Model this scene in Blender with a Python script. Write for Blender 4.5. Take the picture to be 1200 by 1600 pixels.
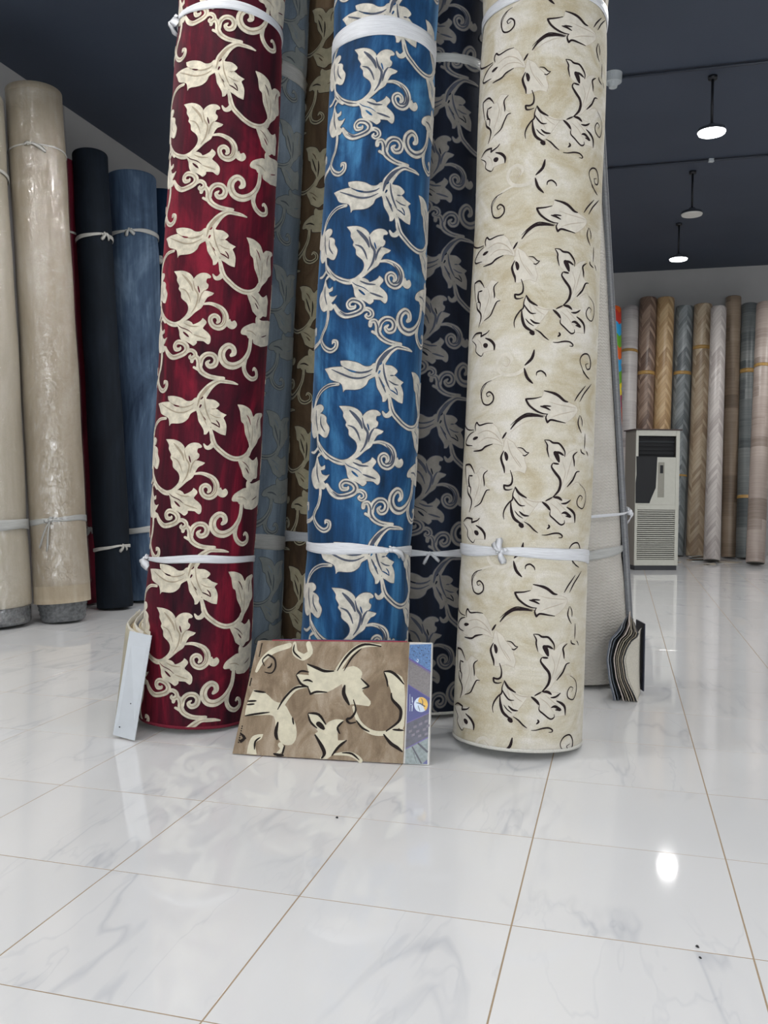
import bpy, bmesh, math, random
from mathutils import Vector, Matrix, noise
from mathutils.geometry import tessellate_polygon
for o in list(bpy.data.objects): bpy.data.objects.remove(o)
random.seed(7)
SC = bpy.context.scene; COL = SC.collection
PI = math.pi
# ---------------------------------------------------------------- camera, world, exposure
EYE = 1.1752
cam = bpy.data.objects.new('camera', bpy.data.cameras.new('camera')); COL.objects.link(cam); SC.camera = cam
cam.data.sensor_fit = 'VERTICAL'; cam.data.sensor_height = 36; cam.data.lens = 1369.8 / 1600 * 36
cam.data.clip_start = .05; cam.data.clip_end = 100
_p, _r = .033792, .0082
_F = Vector((0, math.cos(_p), -math.sin(_p))); _U = Vector((0, math.sin(_p), math.cos(_p))); _R = Vector((1, 0, 0))
_R2 = _R * math.cos(_r) + _U * math.sin(_r); _U2 = -_R * math.sin(_r) + _U * math.cos(_r)
cam.matrix_world = Matrix(((_R2.x, _U2.x, -_F.x, 0), (_R2.y, _U2.y, -_F.y, 0), (_R2.z, _U2.z, -_F.z, EYE), (0, 0, 0, 1)))
W = bpy.data.worlds.new('world'); SC.world = W; W.use_nodes = True
W.node_tree.nodes['Background'].inputs[0].default_value = (.75, .85, 1, 1)
W.node_tree.nodes['Background'].inputs[1].default_value = .0
SC.view_settings.view_transform = 'Standard'; SC.view_settings.look = 'None'
SC.view_settings.gamma = 1; SC.view_settings.use_curve_mapping = False
SC.view_settings.exposure = 0.0
LAMP_W = 23.0                                   # power of each ceiling lamp
LAMP_COL = (1.0, .985, .97)
CEIL = 4.85; ANG = -.2622                        # ceiling height; the room is turned this much about the camera
B0, B1, A0, A1 = -5.335, 6.6, -5.2, 15.9         # room walls in room coordinates (across, along)
LAMP_Z = 4.35
def room(b, a, z=0): return Vector((b * math.cos(ANG) - a * math.sin(ANG), b * math.sin(ANG) + a * math.cos(ANG), z))

# ---------------------------------------------------------------- node helpers
def s2l(c): return tuple(((v / 255) / 12.92 if v / 255 <= .04045 else ((v / 255 + .055) / 1.055) ** 2.4) for v in c) + (1,)
class NT:
    def __init__(s, name):
        s.m = bpy.data.materials.new(name); s.m.use_nodes = True; s.t = s.m.node_tree; s.b = s.t.nodes['Principled BSDF']
    def n(s, typ, ins=None, **kw):
        nd = s.t.nodes.new(typ)
        for k, v in kw.items(): setattr(nd, k, v)
        for k, v in (ins or {}).items(): s.put(nd.inputs[k], v)
        return nd
    def put(s, sock, v):
        if isinstance(v, bpy.types.NodeSocket): s.t.links.new(v, sock)
        else: sock.default_value = v
    def math(s, op, a, b=0.0, c=0.0):
        nd = s.n('ShaderNodeMath', operation=op); s.put(nd.inputs[0], a); s.put(nd.inputs[1], b); s.put(nd.inputs[2], c); return nd.outputs[0]
    def obj(s, scale=(1, 1, 1)):
        return s.n('ShaderNodeMapping', {0: s.n('ShaderNodeTexCoord').outputs['Object'], 3: scale}).outputs[0]
    def uv(s, scale=(1, 1, 1)):
        return s.n('ShaderNodeMapping', {0: s.n('ShaderNodeTexCoord').outputs['UV'], 3: scale}).outputs[0]
    def noise(s, vec, scale, detail=3, rough=.5, dist=0):
        return s.n('ShaderNodeTexNoise', {'Vector': vec, 'Scale': scale, 'Detail': detail, 'Roughness': rough, 'Distortion': dist}).outputs[0]
    def ramp(s, fac, stops, interp='LINEAR'):
        nd = s.n('ShaderNodeValToRGB', {0: fac}); r = nd.color_ramp; r.interpolation = interp
        while len(r.elements) < len(stops): r.elements.new(.5)
        for e, (p, c) in zip(r.elements, stops): e.position = p; e.color = c if len(c) == 4 else tuple(c) + (1,)
        return nd.outputs[0]
    def mix(s, fac, a, b, blend='MIX'):
        nd = s.n('ShaderNodeMix', data_type='RGBA', blend_type=blend); s.put(nd.inputs[0], fac); s.put(nd.inputs[6], a); s.put(nd.inputs[7], b); return nd.outputs[2]
    def bump(s, h, strength=.3, dist=.002):
        s.put(s.b.inputs['Normal'], s.n('ShaderNodeBump', {'Height': h, 'Strength': strength, 'Distance': dist}).outputs[0])
    def set(s, **kw):
        for k, v in kw.items(): s.put(s.b.inputs[k.replace('_', ' ')], v)
        return s.m
def G(v): return (v, v, v, 1)
def plain(name, rgb, rough=.5, metal=0, grain=120, amt=.06, bump=.1):
    t = NT(name); c = s2l(rgb); o = t.obj(); nz = t.noise(o, grain, 3)
    lo = tuple(x * (1 - amt) for x in c[:3]) + (1,); hi = tuple(min(1, x * (1 + amt)) for x in c[:3]) + (1,)
    col = t.ramp(nz, [(.3, lo), (.7, hi)])
    if bump: t.bump(nz, bump, .0006)
    return t.set(Base_Color=col, Roughness=rough, Metallic=metal)
def velvet(name, dark, mid, light, tint, scale=3.2, sheen=.35, lo=.38, hi=.62, rough=.75, st=((1, 1, .45), (1, 1, .08))):
    """crushed pile: patches that lie one way or the other, streaked along the roll"""
    t = NT(name); o = t.obj(st[0]); o2 = t.obj(st[1])
    a = t.noise(o, scale, 5, .62, 1.2); b = t.noise(o2, 24, 4, .6); c = t.noise(t.obj(), 260, 2)
    m = t.math('ADD', t.math('MULTIPLY', a, .74), t.math('MULTIPLY', b, .26))
    col = t.ramp(m, [(lo, s2l(dark)), ((lo + hi) / 2, s2l(mid)), (hi, s2l(light))])
    col = t.mix(.25, col, t.ramp(c, [(.3, G(.25)), (.75, G(1))]), 'MULTIPLY')
    t.bump(t.math('ADD', t.math('MULTIPLY', c, .5), a), .35, .004)
    return t.set(Base_Color=col, Roughness=rough, Sheen_Weight=sheen, Sheen_Tint=s2l(tint), Sheen_Roughness=.35, Specular_IOR_Level=.2)
def yarn(name, rgb, amt=.14, sheen=.25):
    t = NT(name); c = s2l(rgb); a = t.noise(t.obj(), 28, 4, .6); b = t.noise(t.obj(), 330, 2)
    col = t.ramp(a, [(.35, tuple(x * (1 - amt) for x in c[:3])), (.65, tuple(min(1, x * (1 + amt * .6)) for x in c[:3]))])
    t.bump(t.math('ADD', a, b), .5, .0022)
    return t.set(Base_Color=col, Roughness=.85, Sheen_Weight=sheen, Specular_IOR_Level=.2)

# ---------------------------------------------------------------- mesh helpers
def mesh_obj(name, verts, faces, mats, parent=None, smooth=True, midx=None, uvs=None):
    me = bpy.data.meshes.new(name); me.from_pydata(verts, [], faces)
    for m in (mats if isinstance(mats, (list, tuple)) else [mats]): me.materials.append(m)
    if midx: me.polygons.foreach_set('material_index', midx)
    if smooth: me.polygons.foreach_set('use_smooth', [True] * len(faces))
    if uvs:
        l = me.uv_layers.new(name='UVMap')
        l.data.foreach_set('uv', [x for lp in me.loops for x in uvs[lp.vertex_index]])
    me.update(); o = bpy.data.objects.new(name, me); COL.objects.link(o)
    if parent: o.parent = parent
    return o
def bm_obj(name, bm, mats, parent=None, smooth=False):
    me = bpy.data.meshes.new(name); bm.to_mesh(me); bm.free()
    for m in (mats if isinstance(mats, (list, tuple)) else [mats]): me.materials.append(m)
    if smooth: me.polygons.foreach_set('use_smooth', [True] * len(me.polygons))
    o = bpy.data.objects.new(name, me); COL.objects.link(o)
    if parent: o.parent = parent
    return o
def box(bm, x0, x1, y0, y1, z0, z1, bev=0):
    r = bmesh.ops.create_cube(bm, size=1, matrix=Matrix.Translation(((x0 + x1) / 2, (y0 + y1) / 2, (z0 + z1) / 2)) @ Matrix.Diagonal((x1 - x0, y1 - y0, z1 - z0, 1)))
    if bev:
        es = list({e for v in r['verts'] for e in v.link_edges}); bmesh.ops.bevel(bm, geom=es, offset=bev, segments=1, affect='EDGES')
def cyl(bm, c, r, z0, z1, seg=24, r2=None):
    bmesh.ops.create_cone(bm, cap_ends=True, segments=seg, radius1=r, radius2=r if r2 is None else r2, depth=z1 - z0, matrix=Matrix.Translation((c[0], c[1], (z0 + z1) / 2)))
def tube(bm, pts, r, seg=8):
    pts = [Vector(p) for p in pts]; rings = []
    for i, p in enumerate(pts):
        d = (pts[min(i + 1, len(pts) - 1)] - pts[max(i - 1, 0)]).normalized()
        a = d.orthogonal().normalized() if i == 0 else (rings_a - d * rings_a.dot(d)).normalized()
        rings_a = a; b = d.cross(a); rr = r[i] if isinstance(r, (list, tuple)) else r
        rings.append([bm.verts.new(p + (a * math.cos(k * 2 * PI / seg) + b * math.sin(k * 2 * PI / seg)) * rr) for k in range(seg)])
    for i in range(len(rings) - 1):
        for k in range(seg): bm.faces.new((rings[i][k], rings[i][(k + 1) % seg], rings[i + 1][(k + 1) % seg], rings[i + 1][k]))
    bm.faces.new(rings[0][::-1]); bm.faces.new(rings[-1])
def tag(o, label=None, cat=None, group=None, kind=None):
    for k, v in (('label', label), ('category', cat), ('group', group), ('kind', kind)):
        if v: o[k] = v
    return o
def empty(name, loc=(0, 0, 0), rz=0):
    o = bpy.data.objects.new(name, None); COL.objects.link(o); o.location = loc; o.rotation_euler = (0, 0, rz); o.empty_display_size = .1; return o

# ---------------------------------------------------------------- lamps (defined first: light, then structure)
def emis(name, col, st):
    t = NT(name); return t.set(Base_Color=(1, 1, 1, 1), Emission_Color=tuple(col) + (1,), Emission_Strength=st)
M_LIT = emis('lit_diffuser', LAMP_COL, 14.0)
M_OFF = plain('unlit_diffuser', (215, 213, 208), .4)
M_HOUS = plain('lamp_housing', (60, 64, 72), .5)
M_ROD = plain('black_rod', (22, 24, 30), .5)
def lamp(loc, lit, label, group=None):
    t = empty('pendant_light', loc); tag(t, label, 'ceiling light', group)
    bm = bmesh.new(); cyl(bm, (0, 0), .012, .075, CEIL - loc[2], 10); cyl(bm, (0, 0), .04, CEIL - loc[2] - .03, CEIL - loc[2], 16); bm_obj('rod', bm, M_ROD, t, True)
    bm = bmesh.new(); cyl(bm, (0, 0), .128, .002, .03, 40, .118); cyl(bm, (0, 0), .07, .03, .075, 24, .03); bm_obj('housing', bm, M_HOUS, t)
    bm = bmesh.new(); cyl(bm, (0, 0), .114, -.012, .006, 40, .122); bm_obj('diffuser', bm, M_LIT if lit else M_OFF, t)
    if lit:
        ld = bpy.data.lights.new('lamp_light', 'AREA'); ld.shape = 'DISK'; ld.size = .22; ld.energy = LAMP_W; ld.color = LAMP_COL; ld.spread = math.radians(180)
        lo = bpy.data.objects.new('lamp_light', ld); COL.objects.link(lo); lo.parent = t; lo.location = (0, 0, -.02)
lamp((2.924, 8.011, LAMP_Z), True, 'lit round pendant downlight, the largest and nearest in view, right of the cream roll')
lamp((3.587, 10.409, LAMP_Z), False, 'unlit pale round pendant downlight between the two lit ones')
lamp((4.117, 12.46, LAMP_Z), True, 'small lit pendant downlight just in front of the far grey wall')
# unseen lamps: rows carried on, plus others added to brighten left and far ends
for b, a in [(.57, 5.7), (.57, .8), (.57, -1.8), (3.2, 3.2), (3.2, .7), (3.2, -2.0), (-2.1, 3.0), (-2.1, .4), (-2.1, -2.2),
             (-4.0, 4.4), (-2.9, 6.2), (3.2, 8.4), (3.2, 10.8), (3.2, 13.2), (-1.6, 8.3), (-1.6, 10.6), (5.2, 8.3), (5.2, 11.0), (5.2, 5.4), (5.2, 2.5), (-4.0, 2.4), (-4.0, -.6)]:
    lamp(room(b, a, LAMP_Z), True, 'round pendant downlight out of sight, placed for its light above the frame or behind the tall rolls', 'pendant downlights out of sight')

# added glazing behind the photographer, unseen: gives the roll fronts soft fill light
FILL_W = 260.0
M_FRAME = plain('window_frame_metal', (70, 74, 80), .4); M_FILL = emis('fill_pane_glow', (.9, .95, 1.0), 2.2)
win = bpy.data.objects.new('fill_window', None); COL.objects.link(win); win.location = room(1.6, A0 + .02, 1.75); win.rotation_euler = (0, 0, ANG); tag(win, kind='structure')
for i in range(4):
    bm = bmesh.new(); box(bm, -3.2 + i * 1.6 + .04, -1.6 + i * 1.6 - .04, 0, .015, -1.45, 1.45); bm_obj('fill_pane', bm, M_FILL, win)
for i in range(5):
    bm = bmesh.new(); box(bm, -3.24 + i * 1.6, -3.16 + i * 1.6, 0, .07, -1.5, 1.5, .004); bm_obj('mullion', bm, M_FRAME, win)
for z in (-1.5, 1.42):
    bm = bmesh.new(); box(bm, -3.24, 3.24, 0, .07, z, z + .08, .004); bm_obj('rail', bm, M_FRAME, win)
ld = bpy.data.lights.new('front_fill', 'AREA'); ld.shape = 'RECTANGLE'; ld.size = 6.2; ld.size_y = 2.8; ld.energy = FILL_W; ld.color = (.93, .97, 1.0)  # added area light over the glowing panes, brightens upright surfaces
lo = bpy.data.objects.new('front_fill', ld); COL.objects.link(lo); lo.location = room(1.6, A0 + .12, 1.75); lo.rotation_euler = (PI / 2, 0, ANG + PI)
# ---------------------------------------------------------------- room
def m_wall():
    t = NT('grey_wall_paint'); n1 = t.noise(t.obj(), 1.2, 4); n2 = t.noise(t.obj(), 180, 2)
    t.bump(n2, .12, .001); return t.set(Base_Color=t.ramp(n1, [(.3, s2l((165, 164, 163))), (.7, s2l((176, 175, 174)))]), Roughness=.75)
def m_ceil():
    t = NT('dark_navy_ceiling_paint'); n1 = t.noise(t.obj(), .8, 4); n2 = t.noise(t.obj(), 60, 3)
    t.bump(n2, .3, .003); return t.set(Base_Color=t.ramp(n1, [(.3, s2l((58, 67, 82))), (.7, s2l((65, 74, 90)))]), Roughness=.6)
def m_marble():
    t = NT('white_marble_tile'); info = t.n('ShaderNodeObjectInfo').outputs['Random']
    off = t.n('ShaderNodeCombineXYZ', {0: t.math('MULTIPLY', info, 37.0), 1: t.math('MULTIPLY', info, 91.0), 2: t.math('MULTIPLY', info, 53.0)}).outputs[0]
    co = t.n('ShaderNodeVectorMath', {0: t.n('ShaderNodeTexCoord').outputs['Object'], 1: off}, operation='ADD').outputs[0]
    st = t.n('ShaderNodeMapping', {0: co, 2: (0, 0, .55), 3: (1.9, .5, 1)}).outputs[0]
    def vein(sc, w, dist):
        v = t.noise(st, sc, 4, .55, dist); return t.math('SUBTRACT', 1.0, t.math('MULTIPLY', t.math('ABSOLUTE', t.math('SUBTRACT', v, .5)), 1 / w))
    a = t.math('MAXIMUM', vein(1.0, .016, .5), 0.0); b = t.math('MAXIMUM', vein(1.0, .09, .5), 0.0); c = t.math('MAXIMUM', vein(2.1, .014, .4), 0.0)
    msk = t.ramp(t.noise(co, 1.1, 2), [(.44, G(0)), (.6, G(1))])
    f = t.math('MULTIPLY', t.math('ADD', t.math('ADD', t.math('MULTIPLY', a, .19), t.math('MULTIPLY', b, .07)), t.math('MULTIPLY', c, .10)), msk)
    base = t.ramp(t.noise(co, 1.1, 2), [(.3, s2l((226, 227, 228))), (.7, s2l((233, 233, 233)))])
    return t.set(Base_Color=t.mix(f, base, s2l((128, 138, 156))), Roughness=.05, Specular_IOR_Level=.5)
M_WALL, M_CEIL, M_TILE = m_wall(), m_ceil(), m_marble()
M_GROUT = plain('tan_grout', (168, 148, 122), .9)
def slab(name, b0, b1, a0, a1, z0, z1, m):
    bm = bmesh.new(); box(bm, b0, b1, a0, a1, z0, z1); o = bm_obj(name, bm, m); o.rotation_euler = (0, 0, ANG); tag(o, kind='structure'); return o
floor = slab('floor', B0, B1, A0, A1, -.2, -.0007, M_GROUT)
slab('ceiling', B0 - .2, B1 + .2, A0 - .2, A1 + .2, CEIL, CEIL + .2, M_CEIL)
slab('wall_left', B0 - .2, B0, A0, A1, -.2, CEIL, M_WALL); slab('wall_right', B1, B1 + .2, A0, A1, -.2, CEIL, M_WALL)
slab('wall_back', B0 - .2, B1 + .2, A1, A1 + .2, -.2, CEIL, M_WALL); slab('wall_front', B0 - .2, B1 + .2, A0 - .2, A0, -.2, CEIL, M_WALL)
T = .6; TB, TA = -2.0586, 2.906
def tile_bm(bm, cx, cy, hx=T / 2 - .0022, hy=T / 2 - .0022):
    c = .0004; vs = []
    for z, i in ((-.012, 0), (-c, 0), (0, c)):
        vs.append([bm.verts.new((cx + sx * (hx - i), cy + sy * (hy - i), z)) for sx, sy in ((-1, -1), (1, -1), (1, 1), (-1, 1))])
    for k in range(2):
        for j in range(4): bm.faces.new((vs[k][j], vs[k][(j + 1) % 4], vs[k + 1][(j + 1) % 4], vs[k + 1][j]))
    bm.faces.new(vs[2])
bm = bmesh.new(); tile_bm(bm, 0, 0); tile_me = bpy.data.meshes.new('floor_tile'); bm.to_mesh(tile_me); bm.free(); tile_me.materials.append(M_TILE)
cells = []
for i in range(-8, 18):
    for j in range(-16, 24):
        b, a = TB + (i + .5) * T, TA + (j + .5) * T
        if not (B0 < b + T / 2 and b - T / 2 < B1 and A0 < a + T / 2 and a - T / 2 < A1): continue
        full = B0 < b - T / 2 and b + T / 2 < B1 and A0 < a - T / 2 and a + T / 2 < A1
        P = room(b, a); dx, dy = P.x, P.y; vis = dy > 1.2 and abs(dx) < dy * .438 + .5
        cells.append((0 if vis and full else 1, dx * dx + dy * dy, b, a, full))
cells.sort(); rest = bmesh.new(); rnd = random.Random(5)
for n, (v, d, b, a, full) in enumerate(cells):
    if n < 300 and not v:
        o = bpy.data.objects.new('floor_tile', tile_me); COL.objects.link(o); o.parent = floor; o.location = (b, a, 0)
        k = rnd.choice((0, 2)); o.rotation_euler = (rnd.uniform(-1, 1) * .0009, rnd.uniform(-1, 1) * .0009, k * PI / 2)
    else:
        x0, x1, y0, y1 = max(B0, b - T / 2 + .0022), min(B1, b + T / 2 - .0022), max(A0, a - T / 2 + .0022), min(A1, a + T / 2 - .0022)
        if x1 - x0 > .01 and y1 - y0 > .01: tile_bm(rest, (x0 + x1) / 2, (y0 + y1) / 2, (x1 - x0) / 2, (y1 - y0) / 2)
o = bm_obj('far_tiles', rest, M_TILE, floor); tag(o, kind='stuff')
# conduits and little fittings under the dark ceiling
M_COND = plain('dark_conduit', (44, 50, 62), .5); M_PALE = plain('pale_fitting', (190, 196, 198), .4)
def conduit(p, q, label):
    p, q = Vector(p), Vector(q); t = empty('ceiling_conduit', (p + q) / 2); tag(t, label, 'conduit')
    bm = bmesh.new(); tube(bm, [p - (p + q) / 2, q - (p + q) / 2], .014); bm_obj('pipe', bm, M_COND, t, True)
    for f in (.12, .5, .86):
        c = (p - q) * (f - .5); bm = bmesh.new(); box(bm, c.x - .03, c.x + .03, c.y - .02, c.y + .02, -.022, .018, .004); bm_obj('clip', bm, M_PALE, t)
conduit((1.3, 8.22, CEIL - .02), (5.4, 7.13, CEIL - .02), 'dark conduit crossing the ceiling above the nearest lit downlight')
conduit((1.7, 10.52, CEIL - .02), (5.6, 9.48, CEIL - .02), 'dark conduit crossing the ceiling above the unlit downlight')
bm = bmesh.new(); cyl(bm, (0, 0), .075, -.03, .05, 24, .08); cyl(bm, (0, 0), .035, -.075, -.03, 16, .05); o = bm_obj('smoke_detector', bm, M_PALE, None); o.location = (2.02, 7.98, CEIL - .05)
tag(o, 'small pale round detector on the dark ceiling beside the cream roll', 'detector')

VINE_A='''f:-18,1536 -35,1522 -61,1520 -90,1534 -134,1543 -173,1543 -168,1525 -156,1517 -210,1517 -261,1513 -240,1489 -220,1462 -169,1444 -156,1425 -152,1403 -141,1414 -100,1414 -72,1420 -49,1438 -39,1460 -17,1474 7,1490 28,1506 26,1538
s:2,1497,40 9,1537,42 25,1565,37 50,1597,29 83,1620,21 118,1621,17 150,1620,14 175,1616,6
s:-33,1676,12 -12,1665,12 18,1646,14 58,1631,14 100,1631,13
f:26,1545 34,1533 63,1532 86,1520 92,1508 75,1490 85,1488 101,1477 129,1467 115,1452 123,1437 131,1412 129,1372 106,1375 81,1387 66,1394 58,1406 51,1388 40,1370 28,1368 26,1387 14,1408 0,1430 -7,1462 -15,1486 -4,1511
g:58,1425,6 79,1417,6 99,1405,6
g:99,1405,6 93,1424,6 80,1438,6
g:-132,1502,7 -114,1496,7 -96,1494,7
g:2,1489,8 7,1500,8 10,1506,8
g:5,1529,6 12,1536,6 16,1543,6
g:21,1451,4 29,1441,4 34,1433,4
t:-156,1515,4 -124,1499,4 -82,1490,4 -44,1497,4 -24,1510,4
t:-219,1508,4 -172,1488,4 -115,1467,4 -69,1467,4 -28,1486,4
t:22,1538,4 29,1493,4 43,1455,4 59,1426,4
t:5,1477,4 21,1448,4 40,1410,4
t:56,1488,3 75,1490,3
t:50,1465,3 77,1452,3 102,1450,3
t:-8,1496,7 4,1542,7 31,1583,7 69,1613,7
s:-178,1439,13 -202,1439,14 -236,1435,15 -283,1414,17 -316,1385,18 -338,1347,15
t:-190,1440,4 -236,1434,4 -281,1414,4 -321,1375,4
f:-168,1340 -119,1339 -83,1327 -62,1308 -59,1296 -42,1316 -19,1327 6,1326 22,1314 19,1305 5,1301 3,1284 13,1274 10,1257 -5,1244 10,1245 40,1237 31,1226 12,1215 -2,1189 -13,1164 -40,1143 -65,1119 -92,1101 -131,1095 -101,1116 -82,1136 -75,1161 -85,1186 -114,1210 -118,1235 -133,1254 -130,1269 -146,1294 -147,1314
g:-35,1266,7 -30,1250,7 -25,1234,7
t:-118,1322,7 -93,1300,7 -68,1271,7 -56,1241,7
t:-123,1255,4 -95,1245,4 -76,1221,4 -63,1187,4
t:-59,1291,5 -48,1252,5 -31,1223,5 -39,1173,5 -60,1137,5
t:-2,1249,4 -18,1223,4 -26,1183,4
s:-285,1185,6 -261,1159,8 -229,1126,16 -187,1101,21 -141,1088,23 -97,1100,23
s:-237,1138,6 -269,1126,12 -279,1118,9
s:-6,1182,9 23,1187,14 53,1181,18 83,1165,23 99,1136,28 96,1101,29 73,1079,26 46,1083,23 32,1102,22 32,1122,21 48,1133,21 64,1126,20 68,1111,18 61,1101,11
f:103,1106 120,1127 128,1115 143,1123 155,1109 152,1094 138,1082 122,1082 107,1091
t:53,1178,4 78,1154,4 91,1125,4 84,1098,4 57,1089,4
s:57,1394,15 65,1367,19 71,1343,23 84,1319,23 111,1296,23 143,1276,23 182,1266,23 224,1274,21 257,1296,19 275,1323,17
s:76,1333,21 60,1311,21 43,1308,17 31,1323,7
f:182,1522 213,1523 248,1514 268,1502 281,1483 291,1476 313,1495 373,1505 385,1493 360,1475 367,1439 378,1398 346,1374 330,1352 292,1317 274,1285 251,1283 268,1310 269,1341 251,1370 236,1393 226,1433 209,1446 201,1480 197,1495
g:238,1479,6 255,1462,6 269,1435,6
g:338,1482,5 323,1455,5 322,1421,5
t:282,1429,4 286,1389,4 282,1337,4
t:238,1449,4 256,1406,4 271,1366,4
f:199,1266 231,1273 262,1284 297,1269 322,1273 344,1288 364,1261 361,1230 360,1188 321,1180 293,1162 251,1181 240,1190 228,1215 213,1239
g:225,1258,4 254,1245,4 286,1219,4
g:251,1229,7 268,1213,7 277,1203,7
f:-138,1097 -110,1103 -75,1104 -55,1095 -47,1086 -27,1094 -12,1105 -5,1117 10,1106 13,1094 2,1078 0,1068 21,1052 35,1033 35,1008 26,997 13,1004 3,1010 -27,1010 -26,1000 -41,987 -57,996 -80,1007 -104,1016 -114,1035 -119,1060
g:-127,1087,4 -108,1073,4 -72,1060,4 -48,1043,4
g:-95,1052,10 -79,1039,10 -64,1027,10
t:-91,1091,4 -57,1078,4 -20,1077,4
t:-44,1039,4 -13,1030,4 17,1022,4
s:-213,987,15 -187,955,22 -150,935,23 -105,943,24 -78,958,25 -73,980,25 -91,999,23 -122,1005,22 -140,990,21 -132,971,20 -110,972,15 -106,981,7
s:-74,958,16 -53,966,18 -34,957,19 -29,939,19 -43,927,18 -56,934,14 -52,944,6
t:-179,958,5 -143,938,4 -99,946,4 -77,963,4
s:-44,1703,17 -41,1721,19 -23,1724,20 -11,1702,24 -8,1675,27 8,1653,24 38,1638,22 73,1634,19 105,1636,13
s:-5,1685,22 0,1718,23 21,1739,22 50,1739,23 66,1719,24 60,1694,25 38,1685,23 25,1699,17 37,1712,7
t:-4,1695,4 4,1720,4 25,1739,4 47,1739,4
s:134,1746,15 148,1760,25 143,1782,25 119,1790,27 95,1768,30 90,1735,33 109,1705,34 145,1698,33 183,1716,29 211,1745,24 230,1779,21 237,1815,20 238,1854,19
s:212,1745,22 205,1701,22 223,1668,23 259,1654,22 293,1669,20 293,1693,18 274,1707,14 263,1695,7
f:277,1959 306,1945 380,1961 445,1970 445,1906 445,1860 337,1824 304,1821 261,1825 252,1844 224,1843 213,1854 186,1854 179,1866 195,1891 246,1919 268,1921 266,1944
g:315,1866,5 344,1876,5 374,1888,5
t:209,1876,4 242,1877,4 273,1864,4
f:-313,1351 -282,1353 -260,1341 -263,1324 -283,1313 -253,1304 -237,1290 -236,1271 -217,1245 -219,1221 -232,1201 -254,1205 -285,1221 -314,1203 -341,1212 -365,1250 -365,1300 -363,1341
t:-316,1331,4 -311,1285,4 -291,1234,4
t:-274,1302,4 -271,1263,4 -240,1226,4
f:-423,1389 -401,1371 -360,1325 -371,1276 -425,1307 -424,1327 -423,1368
s:-296,1219,11 -288,1184,12 -278,1159,17 -249,1133,21 -220,1112,22
s:-284,1154,12 -313,1136,12 -346,1139,6
f:-286,1120 -270,1085 -252,1068 -231,1075 -230,1058 -255,1053 -246,1036 -221,1028 -202,1033 -217,1013 -233,1001 -216,984 -228,967 -257,971 -282,969 -308,987 -331,1027 -322,1057 -301,1076
t:-283,1086,4 -279,1041,4 -259,996,4
s:-251,974,14 -248,942,15 -258,897,15 -279,868,16 -290,838,17 -261,801,21 -220,782,21 -192,794,21 -189,819,18 -208,825,14 -211,814,6
s:-290,845,14 -332,824,17 -431,819,17 -430,857,13 -430,893,16 -362,903,14 -357,872,9'''
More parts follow.
